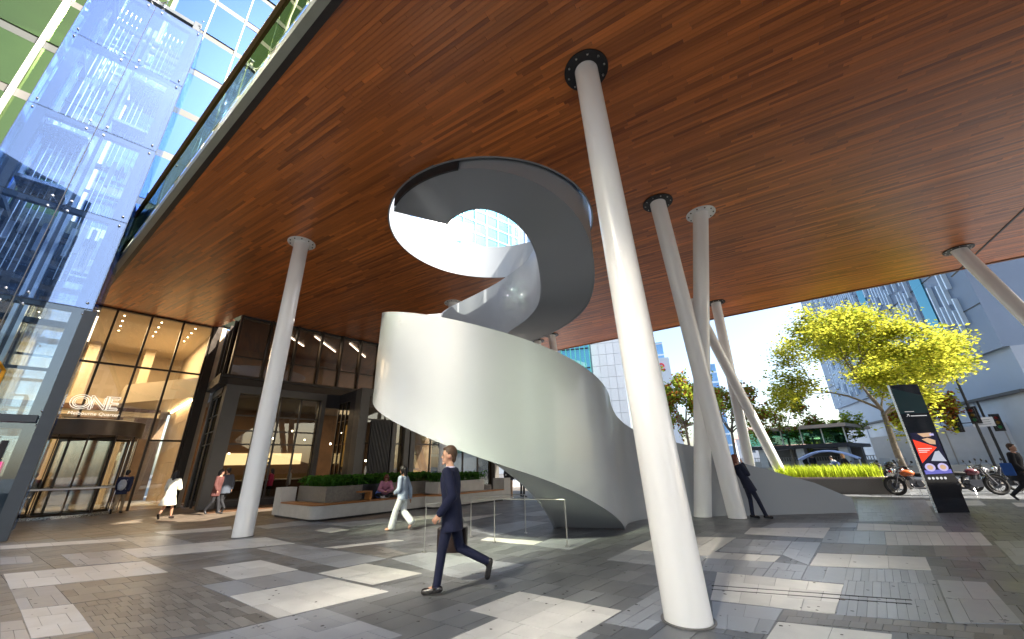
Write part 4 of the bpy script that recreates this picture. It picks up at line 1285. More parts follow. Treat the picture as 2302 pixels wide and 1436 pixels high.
# low stone wall with pickets
lw = empty('low_stone_wall', azp(1800, 1050, 60), R(-30), 'low pale stone wall with picket railing behind the two standing people', 'wall')
child_box(lw, 'stone_base', M_conc, -16, 22, 0, .6, 0, 1.15)
child_box(lw, 'rail', M_conc2, -16, 22, .2, .3, 1.55, 1.62)
b = MB()
for i in range(150): b.box(-16 + i * .25, -15.93 + i * .25, .22, .28, 1.15, 1.55)
b.build('picket_run', M_conc, lw)['kind'] = 'stuff'

# buildings beyond
M_pale = mat('pale panel facade', (.50, .54, .58), .6, noise=.05, tint=.05)
pb = empty('pale_panel_building', (14.2, 74, 0), R(-14), 'pale panelled office with a green glass bay, seen past the stair between columns', 'building')
child_box(pb, 'facade_body', M_pale, -30, 7.5, .3, 20, 0, 40)
for j in range(12):
    for i in range(4):
        child_box(pb, 'facade_panel', M_pale, 1.6 + i * 1.45, 3.0 + i * 1.45, .0, .29, 1 + j * 2.3, 3.25 + j * 2.3)
M_grn = glass_mat('deep green glass', (.12, .55, .45), .35)
child_box(pb, 'green_bay', M_teal, -4.4, 1.2, -.5, .25, 1, 40)
for i in range(7):
    child_box(pb, 'bay_fin', mat('green bay fin', (.08, .42, .34), .35), -4.4 + i * .93, -4.25 + i * .93, -.75, -.5, 1, 40)
for j in range(9):
    child_box(pb, 'bay_floor_line', M_slate, -4.5, 1.3, -.62, -.5, 3 + j * 4, 3.25 + j * 4)
    child_box(pb, 'window_strip', M_teal, -29, -5.5, .16, .28, 4 + j * 4, 5.8 + j * 4)
hb = empty('hotel_tower', azp(1500, 1020, 165), R(-22), 'distant blue glass tower behind a white block with a red sign', 'building')
child_box(hb, 'tower_body', mat('far blue glass', (.16, .34, .60), .2, spec=.8, noise=.3, nscale=.15), -6, 5, 6, 14, 0, 50)
child_box(hb, 'white_block', M_pale, -8, 6.5, 0, 6, 0, 41.5)
child_box(hb, 'roof_block', M_navy2, -6, -2, 6.5, 10, 50, 55)
for j in range(8):
    child_box(hb, 'floor_line', M_pale, -6.05, 5.05, 5.9, 6.0, 14 + j * 5, 14.6 + j * 5)
M_red = mat('red sign letter', (.65, .02, .03), .5)
hp = hb.location
HM = Matrix.Translation(hp) @ Matrix.Rotation(R(-22), 4, 'Z')
tl = text('edge', 6.6, HM @ Vector((-1.6, -.3, 38.2)), (math.cos(R(-22)), math.sin(R(-22)), 0), (0, 0, 1), M_red, None, 'sign_lettering', ext=.1)
tag(tl, 'red lettering near the top of the distant white block', 'sign')
sb = empty('slim_blue_tower', azp(1636, 1020, 120), R(-28), 'slim blue glass block visible between the crossing columns', 'building')
child_box(sb, 'glass_body', _mats['far blue glass'], -1.6, 1.6, 0, 5, 0, 27)
for j in range(9): child_box(sb, 'floor_line', M_slit, -1.65, 1.65, -.06, 0, 2 + j * 2.8, 2.5 + j * 2.8)
cols = [(.62, .60, .58), (.50, .44, .40), (.45, .52, .60), (.55, .30, .24), (.60, .58, .50), (.40, .46, .55)]
for k, (px, w_, h_, d_) in enumerate(((1700, 12, 10, 210), (1716, 7, 15, 240), (1735, 16, 9, 260), (1757, 10, 12, 300), (1772, 14, 8, 280), (1792, 10, 7, 250), (1812, 12, 6, 240), (1842, 12, 8, 260), (1668, 14, 9, 230))):
    hs = empty('far_house', azp(px, 1040, d_), R(-30 + k * 7), ['tan', 'brown', 'blue grey', 'red brick', 'cream', 'slate'][k % 6] + ' distant building on the skyline, number %s from the left of the gap' % ['one', 'two', 'three', 'four', 'five', 'six', 'seven', 'eight', 'nine'][[0, 1, 2, 3, 4, 5, 6, 7, 8][k]], 'building', 'far houses on the skyline')
    child_box(hs, 'wall', mat('far wall %d' % (k % 6), cols[k % 6], .8), -w_ / 2, w_ / 2, 0, 8, 0, h_)
    b = MB(); b.mesh_part([(-w_ / 2 - .3, -.3, h_), (w_ / 2 + .3, -.3, h_), (w_ / 2 + .3, 8.3, h_), (-w_ / 2 - .3, 8.3, h_), (-w_ / 2, 4, h_ + 2), (w_ / 2, 4, h_ + 2)], [(0, 1, 5, 4), (2, 3, 4, 5), (1, 2, 5), (3, 0, 4), (3, 2, 1, 0)])
    b.build('roof', mat('far roof', (.32, .20, .17), .8), hs)
    for i in range(3):
        child_box(hs, 'window', M_twin, -w_ / 2 + w_ * (i + .3) / 3, -w_ / 2 + w_ * (i + .7) / 3, -.1, .02, h_ * .4, h_ * .7)
M_hole = glass_mat('tall tower blue glass', (.12, .38, .60), .42)
tb2 = empty('tall_glass_tower', (-10, 92, 0), R(38), 'very tall blue glass tower seen through the round opening of the canopy', 'building')
child_box(tb2, 'tower_core', mat('tower blue core', (.02, .12, .20), .4), -16, 16, .4, 18, 0, 120)
for j in range(30):
    child_box(tb2, 'floor_line', mat('tower floor line', (.10, .30, .42), .4), -16, 16, -.12, .1, 3.6 + j * 4, 4.1 + j * 4)
    for i in range(2): child_box(tb2, 'glass_band', M_hole, -16 + i * 16.05, -.05 + i * 16.05, .12, .2, 4.2 + j * 4, 7.5 + j * 4)
for i in range(9): child_box(tb2, 'mullion', mat('tower mullion', (.30, .38, .45), .4), -16 + i * 4, -15.8 + i * 4, -.2, -.13, 0, 120)
# ------------------------------------------------------------------ trees
def leaf_mat(name, col, tcol):
    m = bpy.data.materials.new(name); m.use_nodes = True; t = m.node_tree; N = t.nodes; L = t.links
    N.remove(N['Principled BSDF']); out = N['Material Output']
    at = N.new('ShaderNodeAttribute'); at.attribute_name = 'tint'
    mr = N.new('ShaderNodeMapRange'); mr.inputs[3].default_value = .55; mr.inputs[4].default_value = 1.45
    L.new(at.outputs['Fac'], mr.inputs[0])
    o_ = []
    for kind, c in (('ShaderNodeBsdfDiffuse', col), ('ShaderNodeBsdfTranslucent', tcol)):
        v = N.new('ShaderNodeVectorMath'); v.operation = 'SCALE'; v.inputs[0].default_value = c; L.new(mr.outputs[0], v.inputs['Scale'])
        s_ = N.new(kind); L.new(v.outputs[0], s_.inputs[0]); o_.append(s_)
    mx = N.new('ShaderNodeMixShader'); mx.inputs[0].default_value = .5
    L.new(o_[0].outputs[0], mx.inputs[1]); L.new(o_[1].outputs[0], mx.inputs[2]); L.new(mx.outputs[0], out.inputs[0])
    return m
M_bark = mat('pale plane bark', (.20, .17, .13), .85, noise=.35, nscale=8, bump=.3, bscale=20)
LF_Y = leaf_mat('yellow green leaves', (.29, .31, .035), (.53, .52, .06))
LF_G = leaf_mat('green leaves', (.16, .22, .03), (.34, .42, .05))
LF_R = leaf_mat('rust coloured leaves', (.22, .07, .03), (.40, .13, .03))
LF_D = leaf_mat('shade plant leaves', (.055, .15, .03), (.10, .28, .03))
def make_tree(loc, h, w, crown_lo, label, leaves, nleaf, seed, mixr=0.1, lean=(0, 0), lsize=.13, trunk_r=.16, group='plane trees along the street'):
    r = random.Random(seed)
    t = empty('street_tree', loc, r.uniform(0, 6), label, 'tree', group)
    tips = []; tb = MB()
    fork = Vector((lean[0], lean[1], crown_lo * 1.0))
    tb.tube([(0, 0, 0), fork * .5 + Vector((r.uniform(-.1, .1), .05, 0)), fork], [trunk_r * 1.25, trunk_r, trunk_r * .8], 9)
    def branch(p, d, L, rad, lev):
        pts = [p]; q = p; dd = d.normalized()
        n = 4
        for i in range(n):
            dd = (dd + Vector((r.gauss(0, .16), r.gauss(0, .16), r.gauss(0.02, .10)))).normalized()
            q = q + dd * L / n; pts.append(q)
            if lev >= 1: tips.append((q, lev))
        tb.tube(pts, [rad * (1 - .55 * i / n) for i in range(n + 1)], 6 if lev < 2 else 4)
        if lev < 3:
            for k in range(3 if lev < 2 else 2):
                a = r.uniform(0, 2 * PI); sd_ = dd.orthogonal().normalized(); sd_ = sd_ * math.cos(a) + dd.cross(sd_) * math.sin(a)
                nd = (dd * .75 + sd_ * .75 + Vector((0, 0, .12))).normalized()
                branch(pts[-1 - (k % 2)], nd, L * r.uniform(.5, .72), rad * .5, lev + 1)
    nb = 8
    for k in range(nb):
        a = 2 * PI * k / nb + r.uniform(-.3, .3); up = r.choice([.35, .6, .9, 1.3])
        reach = w * .5 / (1 + .35 * up)
        branch(fork + Vector((0, 0, r.uniform(-.25, .35))), Vector((math.cos(a), math.sin(a), up)), reach * .62 * math.sqrt(1 + up * up * (h - crown_lo) / w * 1.4), trunk_r * .5, 0)
    tb.build('trunk', M_bark, t, smooth=True)
    lb = MB(); mats = leaves
    cz = (crown_lo + h) / 2
    tip_ok = [q for q, l in tips]
    for i in range(nleaf):
        c0 = r.choice(tip_ok)
        c = c0 + Vector((r.gauss(0, w * .035), r.gauss(0, w * .035), r.gauss(.05, w * .02)))
        s_ = lsize * r.uniform(.6, 1.35)
        nrm = Vector((r.gauss(0, .55), r.gauss(0, .55), 1)).normalized(); u = nrm.orthogonal().normalized()
        a = r.uniform(0, 6.28); u = u * math.cos(a) + nrm.cross(u) * math.sin(a); v = nrm.cross(u)
        mi = 1 if (r.random() < mixr) else 0
        tt = min(1, max(0, .5 + .28 * r.gauss(0, 1)))
        lb.face([c - u * s_, c - u * s_ * .2 + v * s_ * .7, c + u * s_, c - u * s_ * .1 - v * s_ * .75], mi, tt)
    lb.build('crown', mats, t, tints=True)
    zs = [q.z for q in tip_ok]; xs_ = [math.hypot(q.x, q.y) for q in tip_ok]
    sx = (w * .5) / (sorted(xs_)[int(len(xs_) * .97)] + .1); zmax = max(zs)
    t.scale = (sx, sx, h / (zmax + .25))
    return t
make_tree(azp(2042, 1080, 33), 11.2, 11.4, 4.2, 'big yellow green tree behind the black information totem', [LF_Y, LF_G], 40000, 3, .18, lsize=.095)
make_tree(azp(1556, 1040, 40), 10.9, 7.4, 3.6, 'green tree with rusty leaf tips seen between the nearest column and the crossing pair', [LF_G, LF_R], 9000, 5, .28, lsize=.15)
make_tree(azp(1660, 1040, 46), 9.6, 7.0, 3.8, 'reddish green tree just right of the crossing columns', [LF_G, LF_R], 6500, 15, .4, lsize=.15)
make_tree(azp(1790, 1052, 58), 9.2, 8.8, 3.6, 'small open crowned tree beside the two people at the low wall', [LF_G, LF_R], 5200, 8, .35, lsize=.17)
make_tree(azp(1905, 1050, 60), 6.5, 6.5, 3.0, 'low green tree before the glass pavilion', [LF_G, LF_Y], 3500, 9, .3, lsize=.17)
make_tree(azp(2128, 1050, 44), 6.6, 4.4, 3.2, 'small orange tinged tree right of the black information totem', [LF_Y, LF_R], 4200, 12, .45, lsize=.15)

# ------------------------------------------------------------------ traffic lights
def traffic_light(loc, rz, label, heads, h_):
    t = empty('traffic_light', loc, rz, label, 'traffic light', 'traffic lights at the crossing')
    b = MB(); b.tube([(0, 0, 0), (0, 0, h_)], [.085, .07], 10); b.build('pole', M_black, t)
    b = MB(); b.tube([(0, 0, 0), (0, 0, .5)], .13, 10); b.build('pole_base', M_black, t)
    for hx, hz, ry in heads:
        hd = MB(); hd.box(hx - .17, hx + .17, -.12, .10, hz, hz + 1.0); hd.box(hx - .26, hx + .26, .11, .13, hz - .1, hz + 1.1)
        ho_ = hd.build('signal_head', M_black, t)
        for k, c in enumerate(((.02, .25, .08), (.3, .18, .02), (.3, .02, .02))):
            b = MB(); b.lathe([(0, 0), (.11, 0), (.11, .03)], 12, M=Matrix.Translation((hx, -.125, hz + .17 + k * .32)) @ Matrix.Rotation(R(90), 4, 'X')); b.build('lens', mat('signal lens %d' % k, c, .3), ho_)
            b = MB(); b.lathe([(.13, 0), (.13, .2)], 12, M=Matrix.Translation((hx, -.125, hz + .17 + k * .32)) @ Matrix.Rotation(R(90), 4, 'X')); b.build('hood', M_black, ho_)
        b = MB(); b.tube([(0, 0, hz + .5), (hx, 0, hz + .5)], .03, 6); b.build('bracket', M_black, t)
    return t
traffic_light(azp(2236, 1045, 43), R(-60), 'tall traffic signal pole with two heads near the right edge', [(-.95, 3.1, 0), (.05, 3.6, 0)], 8.4)
t2 = traffic_light(azp(2262, 1045, 45), R(-40), 'shorter signal pole with a white plate at the right edge', [(.5, 3.1, 0)], 5.2)
child_box(t2, 'white_plate', M_paint, -.75, .35, -.2, -.17, 3.35, 4.0)
for j in range(3): child_box(t2, 'plate_line', M_black, -.55, .15, -.205, -.201, 3.5 + j * .15, 3.53 + j * .15)

# ------------------------------------------------------------------ motorcycles
M_bkm = mat('dark engine metal', (.09, .09, .10), .4, metal=.6, noise=.2)
def make_bike(label, body=(.03, .03, .03), accent=(.35, .05, .02), topbox=False):
    t = empty('parked_motorcycle', (0, 0, 0), 0, label, 'motorcycle', 'motorcycles parked along the kerb')
    mb_ = mat('bike paint %s' % (body,), body, .25, coat=.5); ma = mat('bike accent %s' % (accent,), accent, .25, coat=.5)
    for x, nm in ((-.68, 'rear_wheel'), (.72, 'front_wheel')):
        w = MB()
        prof = [(.31 + .055 * math.cos(a), .055 * math.sin(a)) for a in [2 * PI * i / 10 for i in range(11)]]
        w.lathe(prof, 28, M=TR(x, 0, .365) @ Matrix.Rotation(R(90), 4, 'X')); wo = w.build(nm, M_rubber, t, smooth=True)
        w = MB(); w.lathe([(.26, -.03), (.24, 0), (.26, .03), (.275, .0), (.26, -.03)], 28, M=TR(x, 0, .365) @ Matrix.Rotation(R(90), 4, 'X'))
        for k in range(8):
            a = 2 * PI * k / 8; w.tube([(x, 0, .365), (x + .25 * math.cos(a), 0, .365 + .25 * math.sin(a))], .009, 4)
        w.tube([(x, -.07, .365), (x, .07, .365)], .045, 8)
        w.lathe([(.05, .03), (.13, .03), (.13, .036)], 16, M=TR(x, .03, .365) @ Matrix.Rotation(R(90), 4, 'X'))
        w.build('rim', M_bkm, wo)
        f = MB()
        for i in range(7):
            a0, a1 = R(25 + i * 18), R(43 + i * 18); r_ = .40
            f.mesh_part([(x + math.cos(a0) * r_, -.06, .365 + math.sin(a0) * r_), (x + math.cos(a1) * r_, -.06, .365 + math.sin(a1) * r_), (x + math.cos(a1) * r_, .06, .365 + math.sin(a1) * r_), (x + math.cos(a0) * r_, .06, .365 + math.sin(a0) * r_),
                         (x + math.cos(a0) * (r_ + .012), 0, .365 + math.sin(a0) * (r_ + .012)), (x + math.cos(a1) * (r_ + .012), 0, .365 + math.sin(a1) * (r_ + .012))], [(0, 1, 5, 4), (4, 5, 2, 3)])
        f.build('mudguard', mb_, t)
    b = MB()
    for s_ in (-.09, .09):
        b.tube([(.72, s_, .365), (.50, s_, .86), (.46, s_, .98)], [.026, .03, .03], 8)
    b.build('fork', M_bkm, t)
    b = MB(); b.tube([(.42, 0, .9), (.15, 0, .42), (-.25, 0, .38)], .035, 6); b.tube([(.42, 0, .9), (-.1, 0, .72), (-.68, 0, .75)], .03, 6)
    for s_ in (-.1, .1): b.tube([(-.2, s_, .42), (-.68, s_, .365)], .025, 6)
    b.build('frame', M_black, t)
    b = MB(); b.ball((.18, 0, .83), .2, 8, sx=1.25, sy=.75, sz=.72); b.build('fuel_tank', ma, t, smooth=True)
    b = MB(); b.ball((-.30, 0, .80), .2, 8, sx=1.75, sy=.65, sz=.35); b.ball((-.62, 0, .86), .13, 8, sx=1.4, sy=.7, sz=.5); b.build('seat', M_rubber, t, smooth=True)
    b = MB(); b.box(-.12, .28, -.15, .15, .30, .56); b.tube([(.1, 0, .5), (.2, 0, .74)], [.12, .1], 12); b.tube([(-.02, -.2, .42), (-.02, .2, .42)], .11, 12)
    for k in range(5): b.lathe([(.13, .52 + k * .04), (.13, .53 + k * .04)], 12, M=TR(.13 + k * .01, 0, 0))
    b.build('engine', M_bkm, t)
    b = MB(); b.tube([(.25, .12, .45), (.2, .17, .27), (-.2, .18, .26), (-.75, .2, .42)], [.025, .03, .045, .055], 8); b.build('exhaust', M_bkm, t)
    b = MB(); b.tube([(.38, -.36, 1.04), (.45, -.12, 1.0), (.45, .12, 1.0), (.38, .36, 1.04)], .016, 6)
    for s_ in (-1, 1):
        b.tube([(.38, s_ * .36, 1.04), (.35, s_ * .25, 1.035)], .022, 6); b.tube([(.42, s_ * .2, 1.02), (.46, s_ * .32, 1.22)], .007, 4); b.ball((.46, s_ * .33, 1.25), .055, 6, sx=.3)
    b.build('handlebar', M_black, t)
    b = MB(); b.ball((.56, 0, .92), .10, 8, sx=.8); b.build('headlight', M_chrome, t, smooth=True)
    b = MB(); b.box(-.88, -.80, -.07, .07, .80, .87); b.build('tail_light', M_red, t)
    b = MB(); b.box(-.99, -.98, -.1, .1, .62, .76); b.tube([(-.8, 0, .8), (-.985, 0, .7)], .02, 4); b.build('number_plate', M_paint, t)
    b = MB(); b.tube([(-.05, -.12, .3), (-.15, -.33, .01)], .012, 5); b.build('side_stand', M_steel, t)
    if topbox:
        b = MB(); b.ball((-.78, 0, 1.12), .24, 8, sx=1, sy=.95, sz=.62); b.build('top_box', mb_, t, smooth=True)
        b = MB(); b.mesh_part([(.52, -.2, .98), (.52, .2, .98), (.38, .2, 1.42), (.38, -.2, 1.42)], [(0, 1, 2, 3)]); b.build('windscreen', glass_mat('bike screen', (.8, .85, .9), .2), t)
        b = MB(); b.ball((.48, 0, .78), .22, 8, sx=.6, sy=1, sz=1.2); b.build('front_fairing', mb_, t, smooth=True)
    return t
B1 = make_bike('orange and black naked motorcycle leaning left of the black totem', (.03, .03, .035), (.45, .10, .02))
B2 = make_bike('dark motorcycle with red tail standing right of the black totem', (.03, .03, .035), (.10, .02, .03))
B3 = make_bike('motorcycle at the right edge partly behind the passer by', (.05, .06, .08), (.05, .08, .16))
B4 = make_bike('black scooter with top box and screen behind the grass planter', (.02, .02, .028), (.02, .02, .03), True)
B5 = make_bike('blue scooter with top box left of the black scooter', (.03, .08, .35), (.03, .08, .35), True)
B6 = make_bike('dark grey motorcycle just right of the black totem, nearest the signal poles', (.05, .05, .055), (.03, .03, .04))
B7 = make_bike('black motorcycle between the scooters and the orange one', (.02, .02, .022), (.06, .02, .02), True)
for b_, (px, py, d_, rz, ln) in zip((B6, B7, B1, B2, B3, B4, B5), ((2232, 1076, 27.5, 165, 6), (2022, 1072, 27.5, 25, 6), (2062, 1083, 24.0, 158, 8), (2180, 1076, 25.0, -20, -6), (2288, 1070, 26.5, 168, 6), (1985, 1070, 27, 30, 6), (1895, 1065, 34, 30, 5))):
    b_.scale = (1.03, 1.03, 1.03); b_.location = azp(px, py, d_); b_.rotation_euler = (R(ln), 0, R(rz))
# ------------------------------------------------------------------ plants
def blade_clump(mb, c, n, h, spread, r, w=.012, mi=0, droop=.5):
    for i in range(n):
        a = r.uniform(0, 2 * PI); l = h * r.uniform(.6, 1.15); o = Vector((r.gauss(0, spread * .35), r.gauss(0, spread * .35), 0)); d = Vector((math.cos(a), math.sin(a), 0)); s_ = Vector((-d.y, d.x, 0)) * w * r.uniform(.7, 1.4)
        k = r.uniform(.1, .55); p0 = Vector(c) + o; p1 = p0 + d * l * k * .45 + Vector((0, 0, l * .62)); p2 = p0 + d * l * k * 1.1 + Vector((0, 0, l * (1 - droop * k)))
        t = r.random()
        mb.face([p0 - s_, p0 + s_, p1 + s_ * .9, p1 - s_ * .9], mi, t); mb.face([p1 - s_ * .9, p1 + s_ * .9, p2], mi, t)
def leafy_clump(mb, c, n, h, spread, r, ls=.12):
    for i in range(n):
        a = r.uniform(0, 2 * PI); d = Vector((math.cos(a), math.sin(a), 0)); l = h * r.uniform(.45, 1.1); k = r.uniform(.2, 1.0)
        b0 = Vector(c) + Vector((r.gauss(0, spread * .3), r.gauss(0, spread * .3), 0)); q = b0 + d * k * spread * .7 + Vector((0, 0, l))
        L = ls * r.uniform(.8, 2.0); s_ = Vector((-d.y, d.x, 0)) * L * .24
        t = r.random(); m_ = q + d * L * .5 + Vector((0, 0, L * r.uniform(-.1, .35))); e = q + d * L + Vector((0, 0, L * r.uniform(-.5, .3)))
        mb.face([q, m_ + s_, e, m_ - s_], 0, t)
        mb.face([b0, b0 + s_ * .08, q], 0, t)

M_seat = wood_mat('bench timber', (.20, .07, .015), (.60, .27, .07), rough=.45, ang=0, coat=.1)
def planter_bench(loc, rz, L, D, label, seed, white_end=True, boxes=None, person_gap=None):
    r = random.Random(seed)
    t = empty('planter_bench', loc, rz, label, 'planter bench')
    # rounded plinth: local x along the long front, y along the short left flank
    def outline(inset, rad):
        p = []
        for i in range(9):
            a = R(180 + 90 * i / 8); p.append((inset + rad + math.cos(a) * rad, inset + rad + math.sin(a) * rad))
        p += [(L - inset, inset), (L - inset, D), (inset, D)]
        return p
    b = MB(); b.prism(outline(.06, .35), .0, .07); b.build('shadow_gap', M_black, t)
    b = MB(); b.prism(outline(0, .42), .07, .46); autosmooth(b.build('concrete_plinth', M_conc, t), 35)
    # timber seat slats running round the corner
    for k in range(5):
        i0, i1 = .012 + k * .098, .012 + k * .098 + .09
        o = outline(i0, max(.05, .42 - i0)); q = outline(i1, max(.04, .42 - i1))
        b = MB()
        pts_o = [o[-1]] + o[:10]; pts_q = [q[-1]] + q[:10]
        pts_o[0] = (o[0][0], D - .5); pts_q[0] = (q[0][0], D - .5)
        vs = []
        for (a, c) in zip(pts_o, pts_q):
            vs += [(a[0], a[1], .465), (c[0], c[1], .465), (c[0], c[1], .51), (a[0], a[1], .51)]
        fs = []
        for i in range(len(pts_o) - 1):
            for e in range(4): fs.append((4 * i + e, 4 * i + 4 + e, 4 * i + 4 + (e + 1) % 4, 4 * i + (e + 1) % 4))
        n_ = 4 * (len(pts_o) - 1); fs += [(0, 1, 2, 3), (n_ + 3, n_ + 2, n_ + 1, n_)]
        b.mesh_part(vs, fs, 0, r.random()); b.build('seat_slat', M_seat, t, tints=True)
    if white_end:
        child_box(t, 'end_block', M_conc, -.01, .52, D - .49, D + .1, .07, 1.0)
    child_box(t, 'end_block', M_conc, L - .02, L + .45, .0, .75, .07, 1.0)
    for (x0, x1, y0, y1, zt, m) in boxes:
        b = MB(); w = .04
        b.box(x0, x1, y0, y0 + w, .51, zt); b.box(x0, x1, y1 - w, y1, .51, zt); b.box(x0, x0 + w, y0 + w, y1 - w, .51, zt); b.box(x1 - w, x1, y0 + w, y1 - w, .51, zt)
        b.box(x0 + w, x1 - w, y0 + w, y1 - w, .51, zt - .06)
        b.build('planter_box', m, t)
        f = MB(); nx = max(2, int((x1 - x0) / .24)); ny = max(2, int((y1 - y0) / .3))
        for i in range(nx):
            for j in range(ny):
                c = (x0 + (x1 - x0) * (i + .5) / nx + r.uniform(-.06, .06), y0 + (y1 - y0) * (j + .5) / ny, zt - .05)
                leafy_clump(f, c, 26, .34, .26, r, .13)
                if r.random() < .5: blade_clump(f, c, 12, .46, .2, r, .016)
        f.build('planting', LF_D, t, tints=True)
    return t
tip = gp(712, 1172)
M_gran2 = mat('brown granite planter', (.20, .18, .15), .5, noise=.2, nscale=14, bump=.1, bscale=90)
PBN = planter_bench(tip - Vector((math.cos(R(50)), math.sin(R(50)), 0)) * .25 - Vector((math.cos(R(141)), math.sin(R(141)), 0)) * .22, R(50.5), 5.9, 3.3, 'long pale concrete planter bench with orange timber seat left of the walking woman in white', 21,
              boxes=[(.62, 2.0, .62, 2.9, 1.03, M_gran2), (2.02, 3.3, .85, 2.9, 1.03, M_slate), (3.32, 5.8, .95, 2.9, 1.03, M_gran2)])
# timber arm rest on the bench and the pale flower
bx = MB(); bx.box(2.05, 2.12, .1, .5, .52, .78); bx.box(1.7, 2.12, .1, .5, .78, .82); bx.build('arm_rest', M_seat, PBN, tints=True)
fl_ = empty('white_lily', (0, 0, 0), 0, 'single tall pale flower bud standing above the planter corner', 'flower')
fp = PBN.matrix_world if False else Matrix.Translation(PBN.location) @ Matrix.Rotation(R(50.5), 4, 'Z')
fl_.location = fp @ Vector((2.2, .9, .95))
b = MB(); b.tube([(0, 0, 0), (.01, 0, .42)], .012, 6); b.build('stem', LF_D, fl_)
b = MB(); b.lathe([(0, .38), (.045, .48), (.05, .56), (.02, .72), (0, .76)], 8); b.build('petals', mat('cream petals', (.8, .72, .6), .5), fl_)
# second bench farther back under the stair
t2b = gp(1133, 1125)
planter_bench(t2b - Vector((math.cos(R(50)), math.sin(R(50)), 0)) * 4.3 + Vector((.1, 0, 0)), R(50), 4.2, 2.4, 'second planter bench farther back, seen under the curved stair', 33, False, boxes=[(.7, 3.5, .7, 2.2, .98, M_conc)])
# grass planter beside the street
gl = gp(2015, 1112)
gpb = empty('grass_planter', gl, R(149), 'dark granite planter of bright yellow green grass beyond the low end of the stair', 'planter')
b = MB(); b.prism([(0, 0), (4.2, 0), (4.2, -1.6), (0, -1.6)], 0, .62); b.build('planter_body', M_granite, gpb)
b = MB(); b.box(-.02, 4.22, -1.62, .02, .621, .70); b.build('planter_rim', mat('pink grey stone rim', (.42, .33, .31), .6), gpb)
f = MB(); r_ = random.Random(5)
for i in range(16):
    for j in range(5):
        blade_clump(f, (.3 + i * .24, -.25 - j * .28, .68), 26, .62, .3, r_, .012)
o = f.build('grass_blades', leaf_mat('bright grass', (.30, .36, .03), (.5, .6, .05)), gpb, tints=True)

# ------------------------------------------------------------------ handrail
def rail_set(posts, label, z=.88, ext=None):
    c = posts[0]
    t = empty('handrail', c, 0, label, 'handrail', 'slim steel handrails by the stair')
    for p in posts:
        q = p - c
        b = MB(); b.box(-.008, .008, -.022, .022, 0, z, M=Matrix.Translation(q) @ Matrix.Rotation(R(12), 4, 'Z')); b.build('rail_post', M_rail, t)
        b = MB(); b.lathe([(.05, .0), (.05, .012), (0, .012)], 12, M=Matrix.Translation(q + Vector((0, 0, .011)))); b.build('foot_plate', M_steel, t)
    pts = [p - c for p in (ext or posts)]
    b = MB(); b.tube([(p.x, p.y, z) for p in pts], .011, 8); b.build('top_bar', M_rail, t)
    return t
pa, pd, pf = gp(953, 1243), gp(1112, 1220), gp(1276, 1230)
rail_set([pa, gp(992, 1238), pd, pf], 'front slim steel handrail around the stair foot, half hidden by the suited man')
pc, pe = gp(1058, 1207), gp(1182, 1199)
rail_set([pc, pe], 'rear slim steel handrail around the stair foot, right of the suited man')

# ------------------------------------------------------------------ information totem
kl = gp(2109, 1153); kr = gp(2181, 1152)
kd = (kr - kl); kw = kd.length
tot = empty('information_totem', kl, math.atan2(kd.y, kd.x), 'tall black glossy information totem with a red triangle on its lit screen', 'information totem')
M_tg = mat('black totem glass', (.006, .007, .012), .07, spec=.8, coat=.6)
b = MB(); b.box(0, kw, 0, .07, 0, 3.70); b.build('totem_body', M_tg, tot)
child_box(tot, 'steel_edge', M_steel, -.014, -.001, .0, .07, 0, 3.70)
M_scr = mat('screen dark', (.01, .01, .02), .2, emit=(.01, .01, .03), estr=.3)
child_box(tot, 'screen', M_scr, .06, kw - .05, -.006, -.001, 1.02, 2.22)
def flat(name, pts, m, y):
    b = MB(); b.face([(p[0] * kw, y, p[1]) for p in pts]); return b.build(name, m, tot)
M_sred = mat('screen red', (.8, .02, .01), .3, emit=(1, .06, .02), estr=.28)
M_sgrey = mat('screen grey', (.5, .52, .6), .3, emit=(.5, .55, .65), estr=.2)
M_sskin = mat('screen beige', (.6, .4, .25), .3, emit=(.8, .5, .3), estr=.18)
M_slil = mat('screen lilac', (.5, .45, .7), .3, emit=(.5, .45, .75), estr=.25)
M_stxt = mat('totem white print', (.8, .8, .8), .4, emit=(1, 1, 1), estr=.15)
M_tsheen = mat('totem painted sheen', (.02, .06, .065), .12, coat=.5)
flat('red_triangle', [(.08, 2.02), (.78, 1.78), (.10, 1.34)], M_sred, -.009)
flat('grey_triangle', [(.92, 1.38), (.42, 1.40), (.66, 1.66), (.80, 1.68)], M_sgrey, -.009)
flat('screen_picture', [(.30, 2.19), (.78, 2.21), (.74, 2.10), (.46, 2.08)], M_sskin, -.009)
flat('screen_picture', [(.38, 2.02), (.60, 2.06), (.82, 1.98), (.78, 1.86), (.60, 1.88)], M_sskin, -.0085)
flat('screen_logo', [(.70, 2.18), (.84, 2.18), (.84, 2.12), (.70, 2.12)], M_slil, -.011)
for cx in (.30, .72):
    for rr_, m, yy in ((.17, M_slil, -.0095), (.10, M_sskin, -.0105)):
        flat('portrait_disc', [(cx + math.cos(2 * PI * i / 16) * rr_, 1.22 + math.sin(2 * PI * i / 16) * rr_ * kw * .8) for i in range(16)], m, yy)
flat('screen_water', [(.07, 1.14), (.95, 1.16), (.95, 1.05), (.07, 1.03)], mat('screen violet', (.1, .1, .4), .3, emit=(.15, .15, .5), estr=.25), -.0092)
for i in range(3): flat('text_line', [(.13, 1.76 - i * .05), (.60 - i * .1, 1.76 - i * .05), (.60 - i * .1, 1.74 - i * .05), (.13, 1.74 - i * .05)], M_stxt, -.0105)
for i in range(5): flat('icon_disc', [(.14 + i * .13 + math.cos(2 * PI * k / 12) * .045, .92 + math.sin(2 * PI * k / 12) * .036) for k in range(12)], M_stxt, -.003)
